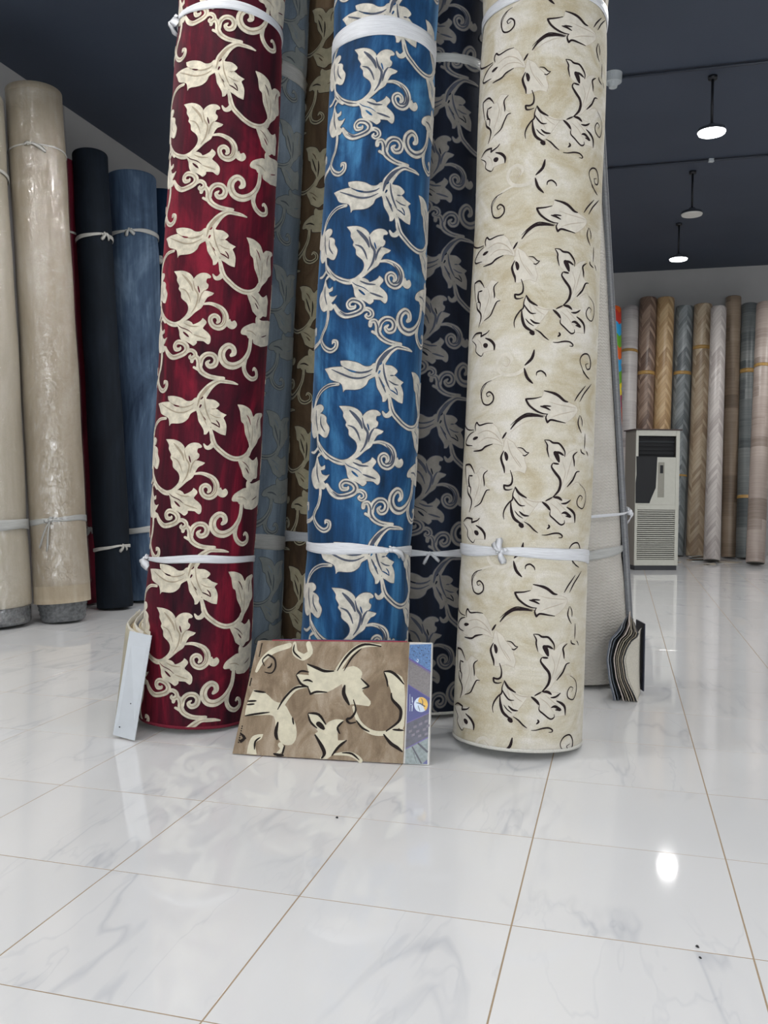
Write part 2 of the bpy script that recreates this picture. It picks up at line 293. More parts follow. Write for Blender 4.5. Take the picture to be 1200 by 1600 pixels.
VINE_B='''pf:-64,1498 1,1510 10,1536 75,1522 123,1497 171,1483 173,1454 113,1405 44,1413 30,1401 21,1427 -20,1449
pf:-318,1409 -209,1398 -162,1333 -150,1294 -207,1307 -281,1283 -417,1320 -386,1358 -319,1371
pf:-146,1333 -110,1313 -92,1290 -42,1270 -60,1246 -49,1208 -57,1179 -86,1188 -110,1183 -145,1180 -163,1250
pf:20,1326 84,1315 117,1260 142,1286 185,1300 162,1269 170,1223 205,1204 167,1168 131,1131 104,1098 80,1097 102,1132 95,1167 57,1213 66,1233 43,1253
pf:35,1066 94,1083 159,1078 138,1045 186,1014 190,980 129,975 110,969 60,1007 44,1045
pf:-402,1227 -325,1202 -298,1181 -269,1209 -228,1193 -250,1174 -245,1140 -212,1108 -245,1081 -296,1035 -339,1010 -323,1047 -358,1098 -384,1155
pf:-400,968 -313,980 -263,985 -269,958 -233,915 -232,891 -294,889 -310,876 -352,903
pf:-96,1123 -44,1075 9,1062 -32,1000 -52,974 -78,973 -109,1025 -106,1082
k:-252,1576,4 -278,1547,4 -281,1517,4 -267,1488,4 -237,1480,4 -213,1496,4 -214,1521,4 -234,1537,4 -251,1530,4 -244,1517,4 -228,1522,4
k:10,1536,7 49,1529,7 75,1519,7 103,1500,7 123,1497,7
k:1,1510,5 -27,1502,5 -64,1498,5 -50,1472,5 -20,1449,5 9,1438,5 31,1437,5
k:-4,1469,5 17,1465,5 42,1454,5
k:7,1472,4 44,1471,4
k:-161,1328,5 -152,1342,5 -142,1357,5
k:-125,1368,7 -99,1402,7 -67,1424,7 -29,1428,7 12,1424,7
k:-126,1385,3 -95,1414,3 -58,1436,3 -20,1434,3 19,1427,3
k:28,1437,5 22,1420,5 30,1401,5 44,1413,5 80,1409,5 113,1405,5
k:157,1504,4 182,1538,4 228,1582,4
k:188,1505,4 221,1549,4 280,1598,4
k:191,1447,4 182,1416,4 190,1393,4 207,1371,4
k:195,1447,3 208,1424,3 209,1400,3
k:233,1373,3 235,1339,3 233,1305,3
k:207,1302,4 212,1288,4 239,1281,4
k:248,1297,3 259,1288,3 266,1276,3
k:-480,1639,5 -480,1576,5 -481,1503,5 -481,1431,5 -398,1387,5 -329,1377,5
k:-315,1371,5 -321,1392,5 -309,1408,5 -288,1394,4 -245,1399,4 -209,1398,4
k:-329,1370,5 -379,1357,5 -419,1331,5 -400,1316,5 -338,1307,5
k:-336,1337,8 -317,1339,8 -296,1342,7
k:-327,1282,6 -273,1283,5 -247,1297,5 -207,1307,5
k:-151,1277,6 -163,1250,6 -158,1226,6 -148,1202,6 -145,1180,6
k:-147,1272,9 -139,1253,9 -137,1233,9
k:-120,1193,5 -110,1164,5 -111,1137,5 -125,1126,5 -145,1128,5 -141,1111,5 -124,1108,5 -107,1113,5
k:-92,1290,3 -71,1287,3 -54,1271,3 -42,1270,3
k:-42,1270,3 -58,1256,3 -70,1259,3
k:20,1326,5 42,1325,5 58,1316,5 84,1315,5 104,1298,5 116,1279,5 115,1260,5
k:20,1326,4 33,1305,4 34,1284,4 43,1253,4
k:63,1278,12 75,1267,12 90,1234,12
k:70,1278,6 91,1275,6 111,1265,6
k:90,1227,5 61,1229,5
k:61,1229,7 56,1213,7 73,1190,7 94,1167,7 101,1144,7 95,1117,7 80,1097,7 67,1084,7
k:67,1084,4 35,1066,4
k:185,1288,5 162,1269,5 167,1245,5 170,1223,5
k:205,1204,5 183,1198,5 167,1168,5 149,1147,5 134,1131,5
k:-377,1134,5 -398,1196,5 -402,1224,5 -353,1224,5 -325,1202,5 -310,1181,4
k:-354,1178,7 -357,1148,7 -340,1120,7
k:-352,1174,4 -323,1172,4
k:-228,1193,4 -250,1174,4 -245,1140,4 -244,1123,4
k:-368,1129,6 -358,1098,6 -329,1072,5 -323,1047,5 -339,1010,5
k:-361,1129,4 -336,1120,4 -336,1088,4
k:-212,1108,4 -230,1105,4 -245,1081,4 -263,1049,4 -300,1033,4
k:-400,968,6 -359,985,6 -313,980,5 -317,965,5 -280,973,5 -263,985,5
k:-400,963,4 -354,933,4 -352,903,3 -310,876,3 -294,889,3
k:-287,953,7 -253,937,7 -233,915,7 -232,891,7
k:-297,926,12 -281,919,12 -268,917,12
k:-96,1123,6 -78,1095,6 -44,1075,6
k:-95,1121,4 -104,1092,4 -105,1068,4 -120,1053,4 -136,1029,4 -143,1004,4 -139,981,4
k:-106,1087,4 -91,1063,4 -71,1043,4 -50,1043,4
k:-112,1056,7 -109,1025,7 -98,991,7 -78,973,7 -54,962,7
k:-94,1020,3 -79,1002,3 -57,988,3
k:-75,1018,5 -55,1002,5 -32,1000,5
k:-75,963,10 -63,957,10 -54,950,10
k:-52,974,4 -30,961,4 -10,942,4 9,929,4
k:26,921,4 48,922,4 79,930,4 106,931,4 123,922,4 121,914,4 105,913,4
k:52,967,5 58,957,5 47,947,5
k:21,1062,7 44,1045,7 59,1027,7
k:59,1027,4 58,1007,4 76,992,4 110,969,4 129,975,4 129,989,4
k:70,1084,7 94,1083,7 113,1072,7
k:108,1059,5 134,1062,5 159,1078,5
k:138,1045,7 167,1032,7 186,1014,7 190,980,7
k:113,1017,7 133,1021,7 162,1005,7 134,1007,7
k:209,1149,3 251,1125,3 263,1086,3 242,1046,3 206,1053,3 197,1077,3 214,1100,3 235,1094,3 226,1079,3
k:184,-24,4 172,-3,4 153,33,3 172,62,4 210,68,4 234,40,4 229,11,4 204,3,4 192,22,4 214,30,4
k:230,-38,4 199,-26,4 172,-3,4
k:-91,806,7 -78,766,7 -52,739,7
k:-39,773,4 -37,788,4 -20,795,4 -2,783,4 2,770,4
k:-37,1712,7 -46,1674,7 -75,1643,7
k:-239,760,3 -277,748,3 -300,723,3 -298,687,3
p:-142,1654,11 -131,1675,13 -158,1695,14 -191,1680,14 -199,1645,15 -174,1612,15 -129,1603,15 -88,1619,15 -49,1667,12 -37,1708,7
p:-173,1605,8 -221,1591,10 -271,1561,10 -295,1514,9
p:-54,1081,3 -25,1067,5 4,1062,5 35,1067,3
t:-53,1078,2 -25,1063,2 4,1059,2 35,1064,2
t:-151,519,3 -100,561,3 -51,584,3 -12,593,3
t:33,1490,4 77,1481,4 121,1478,4 168,1476,4
t:44,1423,4 79,1438,4 122,1451,4 162,1463,4
t:-301,1355,5 -244,1368,5 -195,1348,5 -161,1309,5
t:-290,1317,4 -242,1336,4 -188,1326,4 -160,1304,4
t:-138,1323,4 -124,1274,4 -97,1231,4 -75,1203,4
t:-105,1253,4 -88,1231,4 -70,1205,4
t:-100,1294,4 -75,1270,4 -55,1251,4
t:103,1240,4 122,1198,4 115,1159,4 100,1120,4
t:159,1269,4 142,1214,4 127,1160,4
t:183,1193,4 154,1167,4 125,1136,4
t:58,1058,4 96,1033,4 126,996,4
t:83,1071,4 118,1044,4 149,1022,4
t:-290,1181,4 -275,1136,4 -295,1082,4 -313,1042,4
t:-244,1184,3 -262,1150,3 -266,1101,3
t:-83,1097,4 -71,1054,4 -51,1012,4
t:-73,1088,4 -43,1055,4 -14,1037,4
t:-53,1072,4 -15,1061,4 23,1064,4
t:-345,958,4 -314,933,4 -303,899,4
t:-49,960,3 -20,932,3 9,919,3
t:149,1132,4 189,1157,4 230,1143,4
t:-158,1683,4 -139,1665,4 -151,1642,4 -171,1650,4'''
VINE_C='''f:259,709 331,703 308,799 413,758 489,752 572,790 623,740 622,680 669,621 634,581 685,495 677,454 595,466 575,457 537,552 520,634 442,556 358,543 336,601 296,625
f:39,562 109,535 168,467 224,445 267,359 302,282 319,175 301,106 249,110 205,213 179,337 103,341 23,328 19,426
f:360,372 423,368 464,285 475,309 513,335 554,329 530,251 537,161 582,165 535,73 494,-19 455,-23 470,82 414,197 426,229 377,303
s:597,442,13 635,319,20 694,247,22 758,234,22 815,271,20 851,333,27
s:489,752,33 534,877,29 604,965,24 711,970,11
s:205,387,24 225,487,29 268,581,24 330,609,16
f:745,753 805,738 857,657 877,305 843,288 847,440 799,532 786,596 762,678
f:768,230 810,270 877,275 883,90 840,126 804,174
s:32,728,16 53,827,29 105,911,31 191,960,27
s:218,975,22 233,896,31 282,856,33 317,898,31 298,977,27
f:76,6 76,112 95,167 141,181 136,139 110,99 129,3
s:527,44,9 595,56,20 640,32,22 661,-5,22
s:240,101,22 255,65,20 230,12,13
k:485,744,13 515,841,13 562,931,13 624,978,13 717,962,13
k:522,745,9 557,860,9 605,941,9
k:260,701,10 284,736,10 329,729,10
k:260,701,11 296,625,11 340,601,11
k:311,799,14 369,766,14 415,741,14 469,743,14
k:336,601,11 357,540,11 389,561,11 447,559,11
k:304,651,10 330,660,10 359,644,10
k:193,395,12 218,495,12 267,589,12 333,601,12
k:537,627,20 537,552,20 575,457,20
k:620,685,10 669,621,10 632,598,10
k:592,506,12 611,419,12 593,355,12 569,338,12 586,308,12 620,318,12
k:619,334,10 653,275,10 694,244,10
k:741,748,13 779,749,13 816,713,13 857,645,13
k:743,744,10 762,678,10 770,620,10
k:792,572,16 799,517,16 842,448,16 849,394,16 836,332,16 777,253,16
k:766,230,16 805,160,16 840,126,16 878,94,16
k:810,270,10 872,267,10
k:360,376,12 418,368,12 464,285,12
k:412,297,24 431,283,24 460,246,24
k:360,372,10 381,303,10 421,251,10
k:413,200,18 458,104,18 476,47,18 464,-12,18
k:553,322,11 527,266,11 543,214,11
k:582,165,13 546,111,13 514,31,13
k:40,553,10 109,540,10
k:18,459,10 69,465,10
k:19,429,9 62,437,9
k:22,331,10 80,351,10 153,371,10
k:280,336,9 294,274,9
k:208,292,18 207,198,18 223,138,18
k:266,96,10 261,14,10
k:131,154,10 108,114,10 112,46,10
k:18,181,16 46,140,16 27,105,16 56,141,16
k:214,21,13 241,13,13 271,11,13
k:565,61,9 614,58,9 656,9,9
k:72,774,10 53,827,10 78,874,10 120,838,10 135,767,10 119,713,10 79,720,10
k:89,756,10 106,771,10 110,802,10
k:219,970,9 223,905,9 273,843,9'''
PANEL='''A:875,982 996,989 996,759 874,867
B:874,867 996,759 996,538 876,645
C:876,645 996,538 993,417 880,327
D:880,327 993,417 992,222 881,119
E:881,119 992,222 992,5 882,-2
l:875,864,6 996,755,6
l:879,849,2 995,741,2
l:877,644,4 996,537,4
l:881,328,4 992,417,4
l:882,119,5 991,220,5
d:913,140,7 963,8,8
d:941,171,9 992,101,10
d:922,95,2 938,13,2
C:967,7 991,42 992,7
w:986,484 984,464 978,445 969,431 957,423 945,423 933,429 923,442 917,460 914,481 915,502 921,520 930,535 942,543 955,543 967,536 976,523 983,505
y:941,540 958,543 978,523 986,484 982,453 973,433 962,468 947,494 935,509
d:951,534,3 959,506,4 957,475,5
d:925,497,3 947,490,5 972,468,6
d:935,474,3 943,443,3 946,428,2
w:957,467,3 967,445,3
w:890,566,2 894,425,2
w:902,543,4 905,496,5
w:905,476,5 905,426,3
w:908,487,2 896,481,2
w:913,850,2 924,833,3 926,854,3 918,860,2
l:911,837,2 919,828,2
d:885,949,3 892,944,3
d:898,927,3 906,922,3
d:921,959,3 928,953,3
d:939,937,3 947,932,3
d:960,951,3 967,946,3
d:978,929,3 985,924,3
d:894,897,3 901,892,3
d:930,911,3 937,906,3
d:951,894,3 958,889,3
d:971,877,3 979,872,3
d:985,852,3 992,847,3
d:967,834,3 974,829,3
d:915,884,3 922,879,3
m:916,305 932,316 932,296 916,286
m:944,329 960,341 960,320 944,310
m:972,354 988,365 988,344 972,334
m:931,269 947,280 947,260 931,250
m:964,286 979,297 980,277 964,267
m:982,317 998,328 998,307 982,297
m:908,238 924,249 924,229 909,219
m:941,233 957,244 958,224 942,214
m:974,250 990,261 990,241 974,231
m:893,266 909,278 909,257 894,247'''

# ---------------------------------------------------------------- woven vine pattern, drawn as smooth outlines in millimetres on the flat carpet
def parse(txt):
    r = []
    for ln in txt.strip().split('\n'):
        k, p = ln.split(':'); r.append((k, [tuple(int(x) / 1000 for x in q.split(',')) for q in p.split()]))
    return r
def spline(pts, closed, n=3):
    """smooth curve through the points that keeps sharp corners (leaf tips, notches)"""
    m = len(pts); out = []; tan = []
    for i in range(m):
        a = pts[(i - 1) % m] if closed or i else pts[0]; b = pts[i]; c = pts[(i + 1) % m] if closed or i < m - 1 else pts[-1]
        u, v = (b[0] - a[0], b[1] - a[1]), (c[0] - b[0], c[1] - b[1]); d = math.hypot(*u) * math.hypot(*v)
        k = 1.0 if d < 1e-12 or (u[0] * v[0] + u[1] * v[1]) / d > .05 else .12
        tan.append(tuple(k * (z - x) / 2 for x, z in zip(a, c)))
    for i in range(m if closed else m - 1):
        p, q, s_, e = pts[i], pts[(i + 1) % m], tan[i], tan[(i + 1) % m]
        for j in range(n):
            t = j / n; t2, t3 = t * t, t ** 3
            out.append(tuple((2 * t3 - 3 * t2 + 1) * a + (t3 - 2 * t2 + t) * b + (3 * t2 - 2 * t3) * c + (t3 - t2) * d for a, b, c, d in zip(p, s_, q, e)))
    if not closed: out.append(tuple(pts[-1]))
    return out
def add_fill(bm, pts, off, mi, wall=0):
    q = spline([p[:2] for p in pts], True); vs = [bm.verts.new((u, v, off)) for u, v in q]
    for tri in tessellate_polygon([[Vector((u, v, 0)) for u, v in q]]):
        try:
            f = bm.faces.new([vs[i] for i in tri]); f.material_index = mi
        except ValueError: pass
    if wall:
        lo = [bm.verts.new((u, v, 0)) for u, v in q]
        for i in range(len(q)):
            j = (i + 1) % len(q); f = bm.faces.new((vs[i], vs[j], lo[j], lo[i])); f.material_index = mi
def add_stroke(bm, pts, off, mi, wall=0, taper=0, sy=1.0):
    q = spline(pts, False, 4); n = len(q); L = []; R = []
    for i, (u, v, w) in enumerate(q):
        a, b = q[max(0, i - 1)], q[min(n - 1, i + 1)]; dx, dy = b[0] - a[0], (b[1] - a[1]) * sy; l = math.hypot(dx, dy) or 1e-6
        if taper: s_ = i / (n - 1); w = w * (taper + (1 - taper) * min(1, 3.2 * min(s_, 1 - s_)))
        w = max(w, .0008) / 2; L.append((u - dy / l * w, v + dx / l * w / sy)); R.append((u + dy / l * w, v - dx / l * w / sy))
    def cap(c, a, b):  # rounded end through three points
        mx, my = (a[0] + b[0]) / 2, (a[1] + b[1]) / 2; hx, hy = a[0] - mx, a[1] - my
        return [(mx + hx * math.cos(t) + c * hy * math.sin(t) * sy, my + hy * math.cos(t) - c * hx * math.sin(t) / sy) for t in (PI / 4, PI / 2, 3 * PI / 4)]
    lv = [bm.verts.new((u, v, off)) for u, v in L]; rv = [bm.verts.new((u, v, off)) for u, v in R]
    for i in range(n - 1):
        f = bm.faces.new((rv[i], rv[i + 1], lv[i + 1], lv[i])); f.material_index = mi
    if not taper:
        e = [bm.verts.new((u, v, off)) for u, v in cap(1, L[-1], R[-1])]; f = bm.faces.new([lv[-1]] + e + [rv[-1]]); f.material_index = mi
        e = [bm.verts.new((u, v, off)) for u, v in cap(1, R[0], L[0])]; f = bm.faces.new([rv[0]] + e + [lv[0]]); f.material_index = mi
    if wall:
        for S_, pv in ((L, lv), (R, rv)):
            lo = [bm.verts.new((u, v, 0)) for u, v in S_]
            for i in range(n - 1): f = bm.faces.new((pv[i], pv[i + 1], lo[i + 1], lo[i])); f.material_index = mi
KIND = {'f': (0, .0026, 1), 's': (0, .0029, 1), 't': (1, .0034, 0), 'g': (2, .0035, 0), 'k': (3, .0016, 0), 'pf': (4, .0008, 0), 'p': (4, .0010, 0)}
def flat_tile(data, du=.03, dv=.06, outline=0.0, tone=1.0):
    bm = bmesh.new()
    for i, (k, pts) in enumerate(data):
        mi, off, wall = KIND[k]; off += (i % 12) * .00002
        if outline < 0 and k == 't': off = .0013
        if outline > 0 and k == 's': add_stroke(bm, [(a, b, w + 2 * outline) for a, b, w in pts], .0014 + i * .00001, 1, 0)
        if outline and k in ('f', 'pf'):
            q = spline([p[:2] for p in pts], True); area = sum(q[j - 1][0] * q[j][1] - q[j][0] * q[j - 1][1] for j in range(len(q))); sg = 1 if area > 0 else -1; o = []
            for j in range(len(q)):
                a, c = q[j - 1], q[(j + 1) % len(q)]; dx, dy = c[0] - a[0], c[1] - a[1]; l = math.hypot(dx, dy) or 1e-6
                o.append((q[j][0] + sg * dy / l * outline, q[j][1] - sg * dx / l * outline))
            vs_ = [bm.verts.new((u, v, .0012 + i * .00001 if k == 'f' else .00095)) for u, v in o]; vi = [bm.verts.new((u, v, .0012 + i * .00001 if k == 'f' else .00095)) for u, v in q]
            for j in range(len(q)):
                f = bm.faces.new((vi[j - 1], vi[j], vs_[j], vs_[j - 1])); f.material_index = 1
        if k == 's' and len(pts) > 4: add_stroke(bm, [(a, b, w * (.3 if outline else .2)) for a, b, w in pts[1:-1]], .0036 + i * .00001, 1, 0, .25)
        if k == 't' and tone != 1: pts = [(a, b, w * tone) for a, b, w in pts]
        if k in ('f', 'pf'): add_fill(bm, pts, off, mi, wall)
        else: add_stroke(bm, [(a, b, w * (1.75 if k == 'k' else 1)) for a, b, w in pts], off, mi, wall, 0 if k in ('s', 'p') else .3)
    us = [v.co.x for v in bm.verts]; vv = [v.co.y for v in bm.verts]
    for ax, lo, hi, st in ((0, min(us), max(us), du), (1, min(vv), max(vv), dv)):
        x = math.ceil(lo / st) * st
        while x < hi:
            co = [0, 0, 0]; no = [0, 0, 0]; co[ax] = x; no[ax] = 1
            bmesh.ops.bisect_plane(bm, geom=bm.verts[:] + bm.edges[:] + bm.faces[:], plane_co=co, plane_no=no); x += st
    bm.verts.index_update()
    r = ([tuple(v.co) for v in bm.verts], [([v.index for v in f.verts], f.material_index) for f in bm.faces]); bm.free(); return r
TILE_A, TILE_B = flat_tile(parse(VINE_A), tone=1.5), flat_tile(parse(VINE_B), outline=-.0022); TILE_C = flat_tile(parse(VINE_A), outline=.0032, tone=2.2)

# ---------------------------------------------------------------- carpet roll
def dent(R, th, v, seed, amp, cinch):
    """small bulges of a soft roll, pulled in under each strap"""
    d = amp * (math.sin(2 * th + seed + v * 1.3) * .6 + math.sin(3 * th - seed * 2 + v * 2.1) * .4 + math.sin(v * 3.1 + seed) * .6 + .5 * math.sin(v * 7.3 + 2 * th + seed))
    for c in cinch: d -= .007 * math.exp(-((v - c) / .09) ** 2)
    return d
def roll_frame(name, P0, A, label, cat='carpet roll', group=None):
    t = empty(name, P0); A = Vector(A).normalized(); n = Vector((0, -1, 0)); n = (n - A * n.dot(A)).normalized(); s = A.cross(n) * 1.0
    s = n.cross(A) * -1
    # local axes: +x right, -y towards the viewer, +z up the roll
    t.matrix_world = Matrix(((s.x, -n.x, A.x, P0[0]), (s.y, -n.y, A.y, P0[1]), (s.z, -n.z, A.z, P0[2]), (0, 0, 0, 1)))
    tag(t, label, cat, group); return t
def roll_body(t, R, L, mat, seed=0, amp=.003, cinch=(), seam=None, z0=0.0, name='rolled_body', nt=96, nz=60, rim=None, endmat=None):
    vs, fs, uv, mi = [], [], [], []
    zs = [z0 + (L - z0) * i / nz for i in range(nz + 1)]
    zs = [z0, z0 + .006, z0 + .02] + zs[1:-1] + [L - .02, L - .006, L]
    for z in zs:
        e = min(z - z0, L - z); pull = .008 * max(0, 1 - e / .018) ** 2
        for k in range(nt + 1):
            th = -PI + 2 * PI * k / nt; r = R + dent(R, th, z, seed, amp, cinch) - pull
            if seam is not None:
                dd = (th - seam) % (2 * PI)
                if dd < 2.4: r += .009 * min(1, dd / .02) * (1 - dd / 2.4)
            vs.append((r * math.sin(th), -r * math.cos(th), z)); uv.append((R * th, z))
    w = nt + 1
    for j in range(len(zs) - 1):
        for k in range(nt): fs.append((j * w + k, j * w + k + 1, (j + 1) * w + k + 1, (j + 1) * w + k)); mi.append(0)
    # ends: the spiral of rolled layers, as rings stepping in and out
    for top in (0, 1):
        base = (len(zs) - 1) * w if top else 0; prev = [base + k for k in range(w)]
        for q in range(1, 12):
            rr = 1 - q / 12.5; dz = (.006 if q % 2 else .0) * (-1 if top else 1) * (1 if top else 1)
            cur = []
            for k in range(w):
                b = vs[base + k]; cur.append(len(vs)); vs.append((b[0] * rr, b[1] * rr, b[2] + dz)); uv.append(uv[base + k])
            for k in range(nt):
                f = (prev[k], prev[k + 1], cur[k + 1], cur[k]); fs.append(f if top else f[::-1]); mi.append(1)
            prev = cur
        c = len(vs); vs.append((0, 0, vs[base][2])); uv.append((0, 0))
        for k in range(nt): fs.append((prev[k], prev[k + 1], c) if top else (prev[k + 1], prev[k], c)); mi.append(1)
    return mesh_obj(name, vs, fs, [mat, endmat or mat], t, True, mi, uv)
def wrap_tile(t, tile, R, L, mats, period, du, dv, shear=0, seed=0, amp=.003, cinch=(), lift=0.0, name='woven_vines', vmin=.012, u_half=None):
    V, Fc = tile; vs, fs, mi = [], [], []; half = PI * R
    for side in (0, 1):
        for k in range(-6, 9):
            d = dv + k * period; sh = shear * k * period + du; ids = {}
            lo = min(v[1] for v in V) + d; hi = max(v[1] for v in V) + d
            if hi < 0 or lo > L: continue
            for f, m in Fc:
                y = [V[i][1] + d for i in f]
                if max(y) < vmin or min(y) > L - .01: continue
                if side:
                    x = [V[i][0] for i in f]; lim = u_half
                    if max(x) > lim[1] or min(x) < lim[0]: continue
                ff = []
                for i in f:
                    if i not in ids:
                        u, v, o = V[i]; v = min(max(v + d, vmin), L - .006); th = (u + sh) / R + PI * side
                        thw = (th + PI) % (2 * PI) - PI; r = R + dent(R, thw, v, seed, amp, cinch) + o + lift
                        ids[i] = len(vs); vs.append((r * math.sin(th), -r * math.cos(th), v))
                    ff.append(ids[i])
                fs.append(ff); mi.append(m)
    o = mesh_obj(name, vs, fs, mats, t, False, mi); return o
M_STRAP = None
def m_strap(name, rgb, rough=.38, alpha=1.0):
    t = NT(name); n = t.noise(t.uv((3, 260, 1)), 1.0, 3, .6, .4)
    c = s2l(rgb); t.bump(n, .8, .004)
    return t.set(Base_Color=t.ramp(n, [(.3, tuple(x * .78 for x in c[:3])), (.65, c)]), Roughness=rough, Specular_IOR_Level=.5, Sheen_Weight=.0)
M_STRAP = m_strap('white_plastic_strap', (222, 224, 228)); M_STRAP_D = m_strap('translucent_grey_strap', (186, 187, 184), .3)
M_STRING = m_strap('off_white_string', (205, 203, 196), .6)
def strap(t, R, v0, w, knot=None, slope=0.0, mat=None, seed=0, amp=.003, cinch=(), wav=.004, ksize=.02, tails=((.05, -.03), (-.03, -.05)), pinch=.45, phase=0, lift=.002, tw=1.0):
    mat = mat or M_STRAP; nt, vs, fs, uv = 120, [], [], []; prof = [(-.5, 0), (-.46, .004), (-.2, .0055), (0, .0042), (.22, .006), (.47, .0045), (.5, 0)]
    for k in range(nt + 1):
        th = -PI + 2 * PI * k / nt; ww = w
        if knot is not None:
            d = abs((th - knot + PI) % (2 * PI) - PI); ww = w * (pinch + (1 - pinch) * min(1, d / .8) ** .8)
        ww *= 1 + .12 * math.sin(3 * th + seed); vc = v0 + slope * math.sin(th) + wav * math.sin(2 * th + phase) + wav * .5 * math.sin(5 * th + seed)
        for a, o in prof:
            v = vc + a * ww; r = R + dent(R, th, v0, seed, amp, cinch) + lift + o; vs.append((r * math.sin(th), -r * math.cos(th), v)); uv.append((th, v))
    m = len(prof)
    for k in range(nt):
        for j in range(m - 1): fs.append((k * m + j, (k + 1) * m + j, (k + 1) * m + j + 1, k * m + j + 1))
    so = mesh_obj('strap', vs, fs, mat, t, True, None, uv)
    if knot is not None:
        bm = bmesh.new(); rr = R + dent(R, knot, v0, seed, amp, cinch) + lift + .006; th = knot
        vk = v0 + slope * math.sin(th) + wav * math.sin(2 * th + phase)
        def pos(u, v, o): a = th + u / R; return Vector(((rr + o) * math.sin(a), -(rr + o) * math.cos(a), vk + v))
        rn = random.Random(int(seed * 10) + 3)
        for (u, v, s_) in ((0, 0, 1), (ksize * .7, ksize * .3, .8), (-ksize * .7, -ksize * .15, .85), (0, ksize * .5, .6)):
            p = pos(u, v, ksize * .3 * s_); mt = Matrix.Translation(p) @ Matrix.Rotation(rn.uniform(0, 3), 4, 'Z') @ Matrix.Diagonal((ksize * .55 * s_, ksize * .45 * s_, ksize * .4 * s_, 1))
            bmesh.ops.create_icosphere(bm, subdivisions=2, radius=1, matrix=mt)
        for v in bm.verts: v.co += Vector([noise.noise(v.co * 90 + Vector((i * 9, 0, 0))) for i in range(3)]) * ksize * .25
        for (du_, dv_) in tails:
            q = [pos(du_ * f, dv_ * f - abs(du_) * .2 * f * f, ksize * .5 + .012 * math.sin(f * 5)) for f in (0, .25, .5, .75, 1)]; wd = [ksize * tw * x for x in (.25, .45, .6, .7, .5)]
            dirv = Vector((du_, 0, dv_)).normalized(); side = Vector((-dirv.z, 0, dirv.x)); nrm = Vector((math.sin(th), -math.cos(th), 0))
            A_ = [[bm.verts.new(p + side * s_ * w_ + nrm * z_) for s_, z_ in ((-1, .001), (0, .004), (1, .001), (0, -.003))] for p, w_ in zip(q, wd)]
            for i in range(4):
                for j in range(4): bm.faces.new((A_[i][j], A_[i][(j + 1) % 4], A_[i + 1][(j + 1) % 4], A_[i + 1][j]))
            bm.faces.new(A_[0][::-1]); bm.faces.new(A_[-1])
        ko = bm_obj('knot', bm, mat, so, True)
    return so

# ---------------------------------------------------------------- the patterned rolls in the middle
IV_R = yarn('ivory_pile', (208, 200, 180), .24); TONE_R = yarn('taupe_shading_yarn', (164, 151, 130))
RED_G = velvet('wine_red_velvet', (38, 9, 22), (78, 12, 31), (130, 23, 46), (220, 90, 110), 2.0, .2, .40, .60)
BLU_G = velvet('cobalt_blue_velvet', (14, 40, 66), (26, 70, 112), (64, 122, 166), (150, 190, 230), 2.6, .45)
NAV_G = velvet('midnight_velvet', (14, 18, 30), (18, 25, 40), (26, 36, 54), (90, 110, 150), 3, .12)
CRM_G = velvet('cream_velvet', (188, 176, 148), (205, 198, 179), (219, 214, 204), (235, 235, 230), 4.2, .15, st=((.8, .8, 1), (.25, .25, 1.2)))
GRY_G = velvet('slate_grey_velvet', (98, 112, 126), (122, 136, 150), (146, 162, 176), (170, 185, 200), 2.5, .2)
BRN_G = velvet('brown_velvet', (78, 62, 48), (104, 84, 64), (124, 104, 80), (150, 130, 110), 3, .1)
IV_B = yarn('ivory_pile_on_blue', (198, 193, 181), .24); TONE_B = yarn('slate_shading_yarn', (74, 80, 94), .2)
DARK_K = yarn('dark_brown_outline_yarn', (40, 30, 32), .2, 0); PINK = yarn('rosy_cream_yarn', (206, 200, 187), .08, .1)
TAUPE = yarn('taupe_contour_yarn', (186, 176, 160), .08, .1)
IV_N = yarn('grey_ivory_pile', (124, 120, 114)); TONE_N = yarn('grey_blue_shading_yarn', (66, 70, 82))
IV_G = yarn('dull_sage_pile', (134, 140, 138), .1); TONE_G = yarn('dark_grey_shading_yarn', (82, 90, 96))
IV_W = yarn('khaki_ivory_pile', (186, 176, 146)); TONE_W = yarn('dark_umber_yarn', (50, 40, 32))
BACK = plain('carpet_backing', (200, 198, 190), .9, 0, 300, .15, .4); BACK_R = plain('red_carpet_edge', (110, 18, 40), .9, 0, 200, .2, .3)
RJ, BJ = (-.0042, 1.5114), (.0470, 1.6535)
def base_rim(t, R, mat, seed, amp, label=None):
    bm = bmesh.new(); n = 96; rings = []
    for z, o in ((.0, -.012), (.0, .002), (.011, .0035), (.014, .0)):
        rings.append([bm.verts.new(((R + o + dent(R, -PI + 2 * PI * k / n, 0, seed, amp, ())) * math.sin(-PI + 2 * PI * k / n), -(R + o + dent(R, -PI + 2 * PI * k / n, 0, seed, amp, ())) * math.cos(-PI + 2 * PI * k / n), z)) for k in range(n)])
    for i in range(3):
        for k in range(n): bm.faces.new((rings[i][k], rings[i][(k + 1) % n], rings[i + 1][(k + 1) % n], rings[i + 1][k]))
    return bm_obj('cut_edge', bm, mat, t, True)
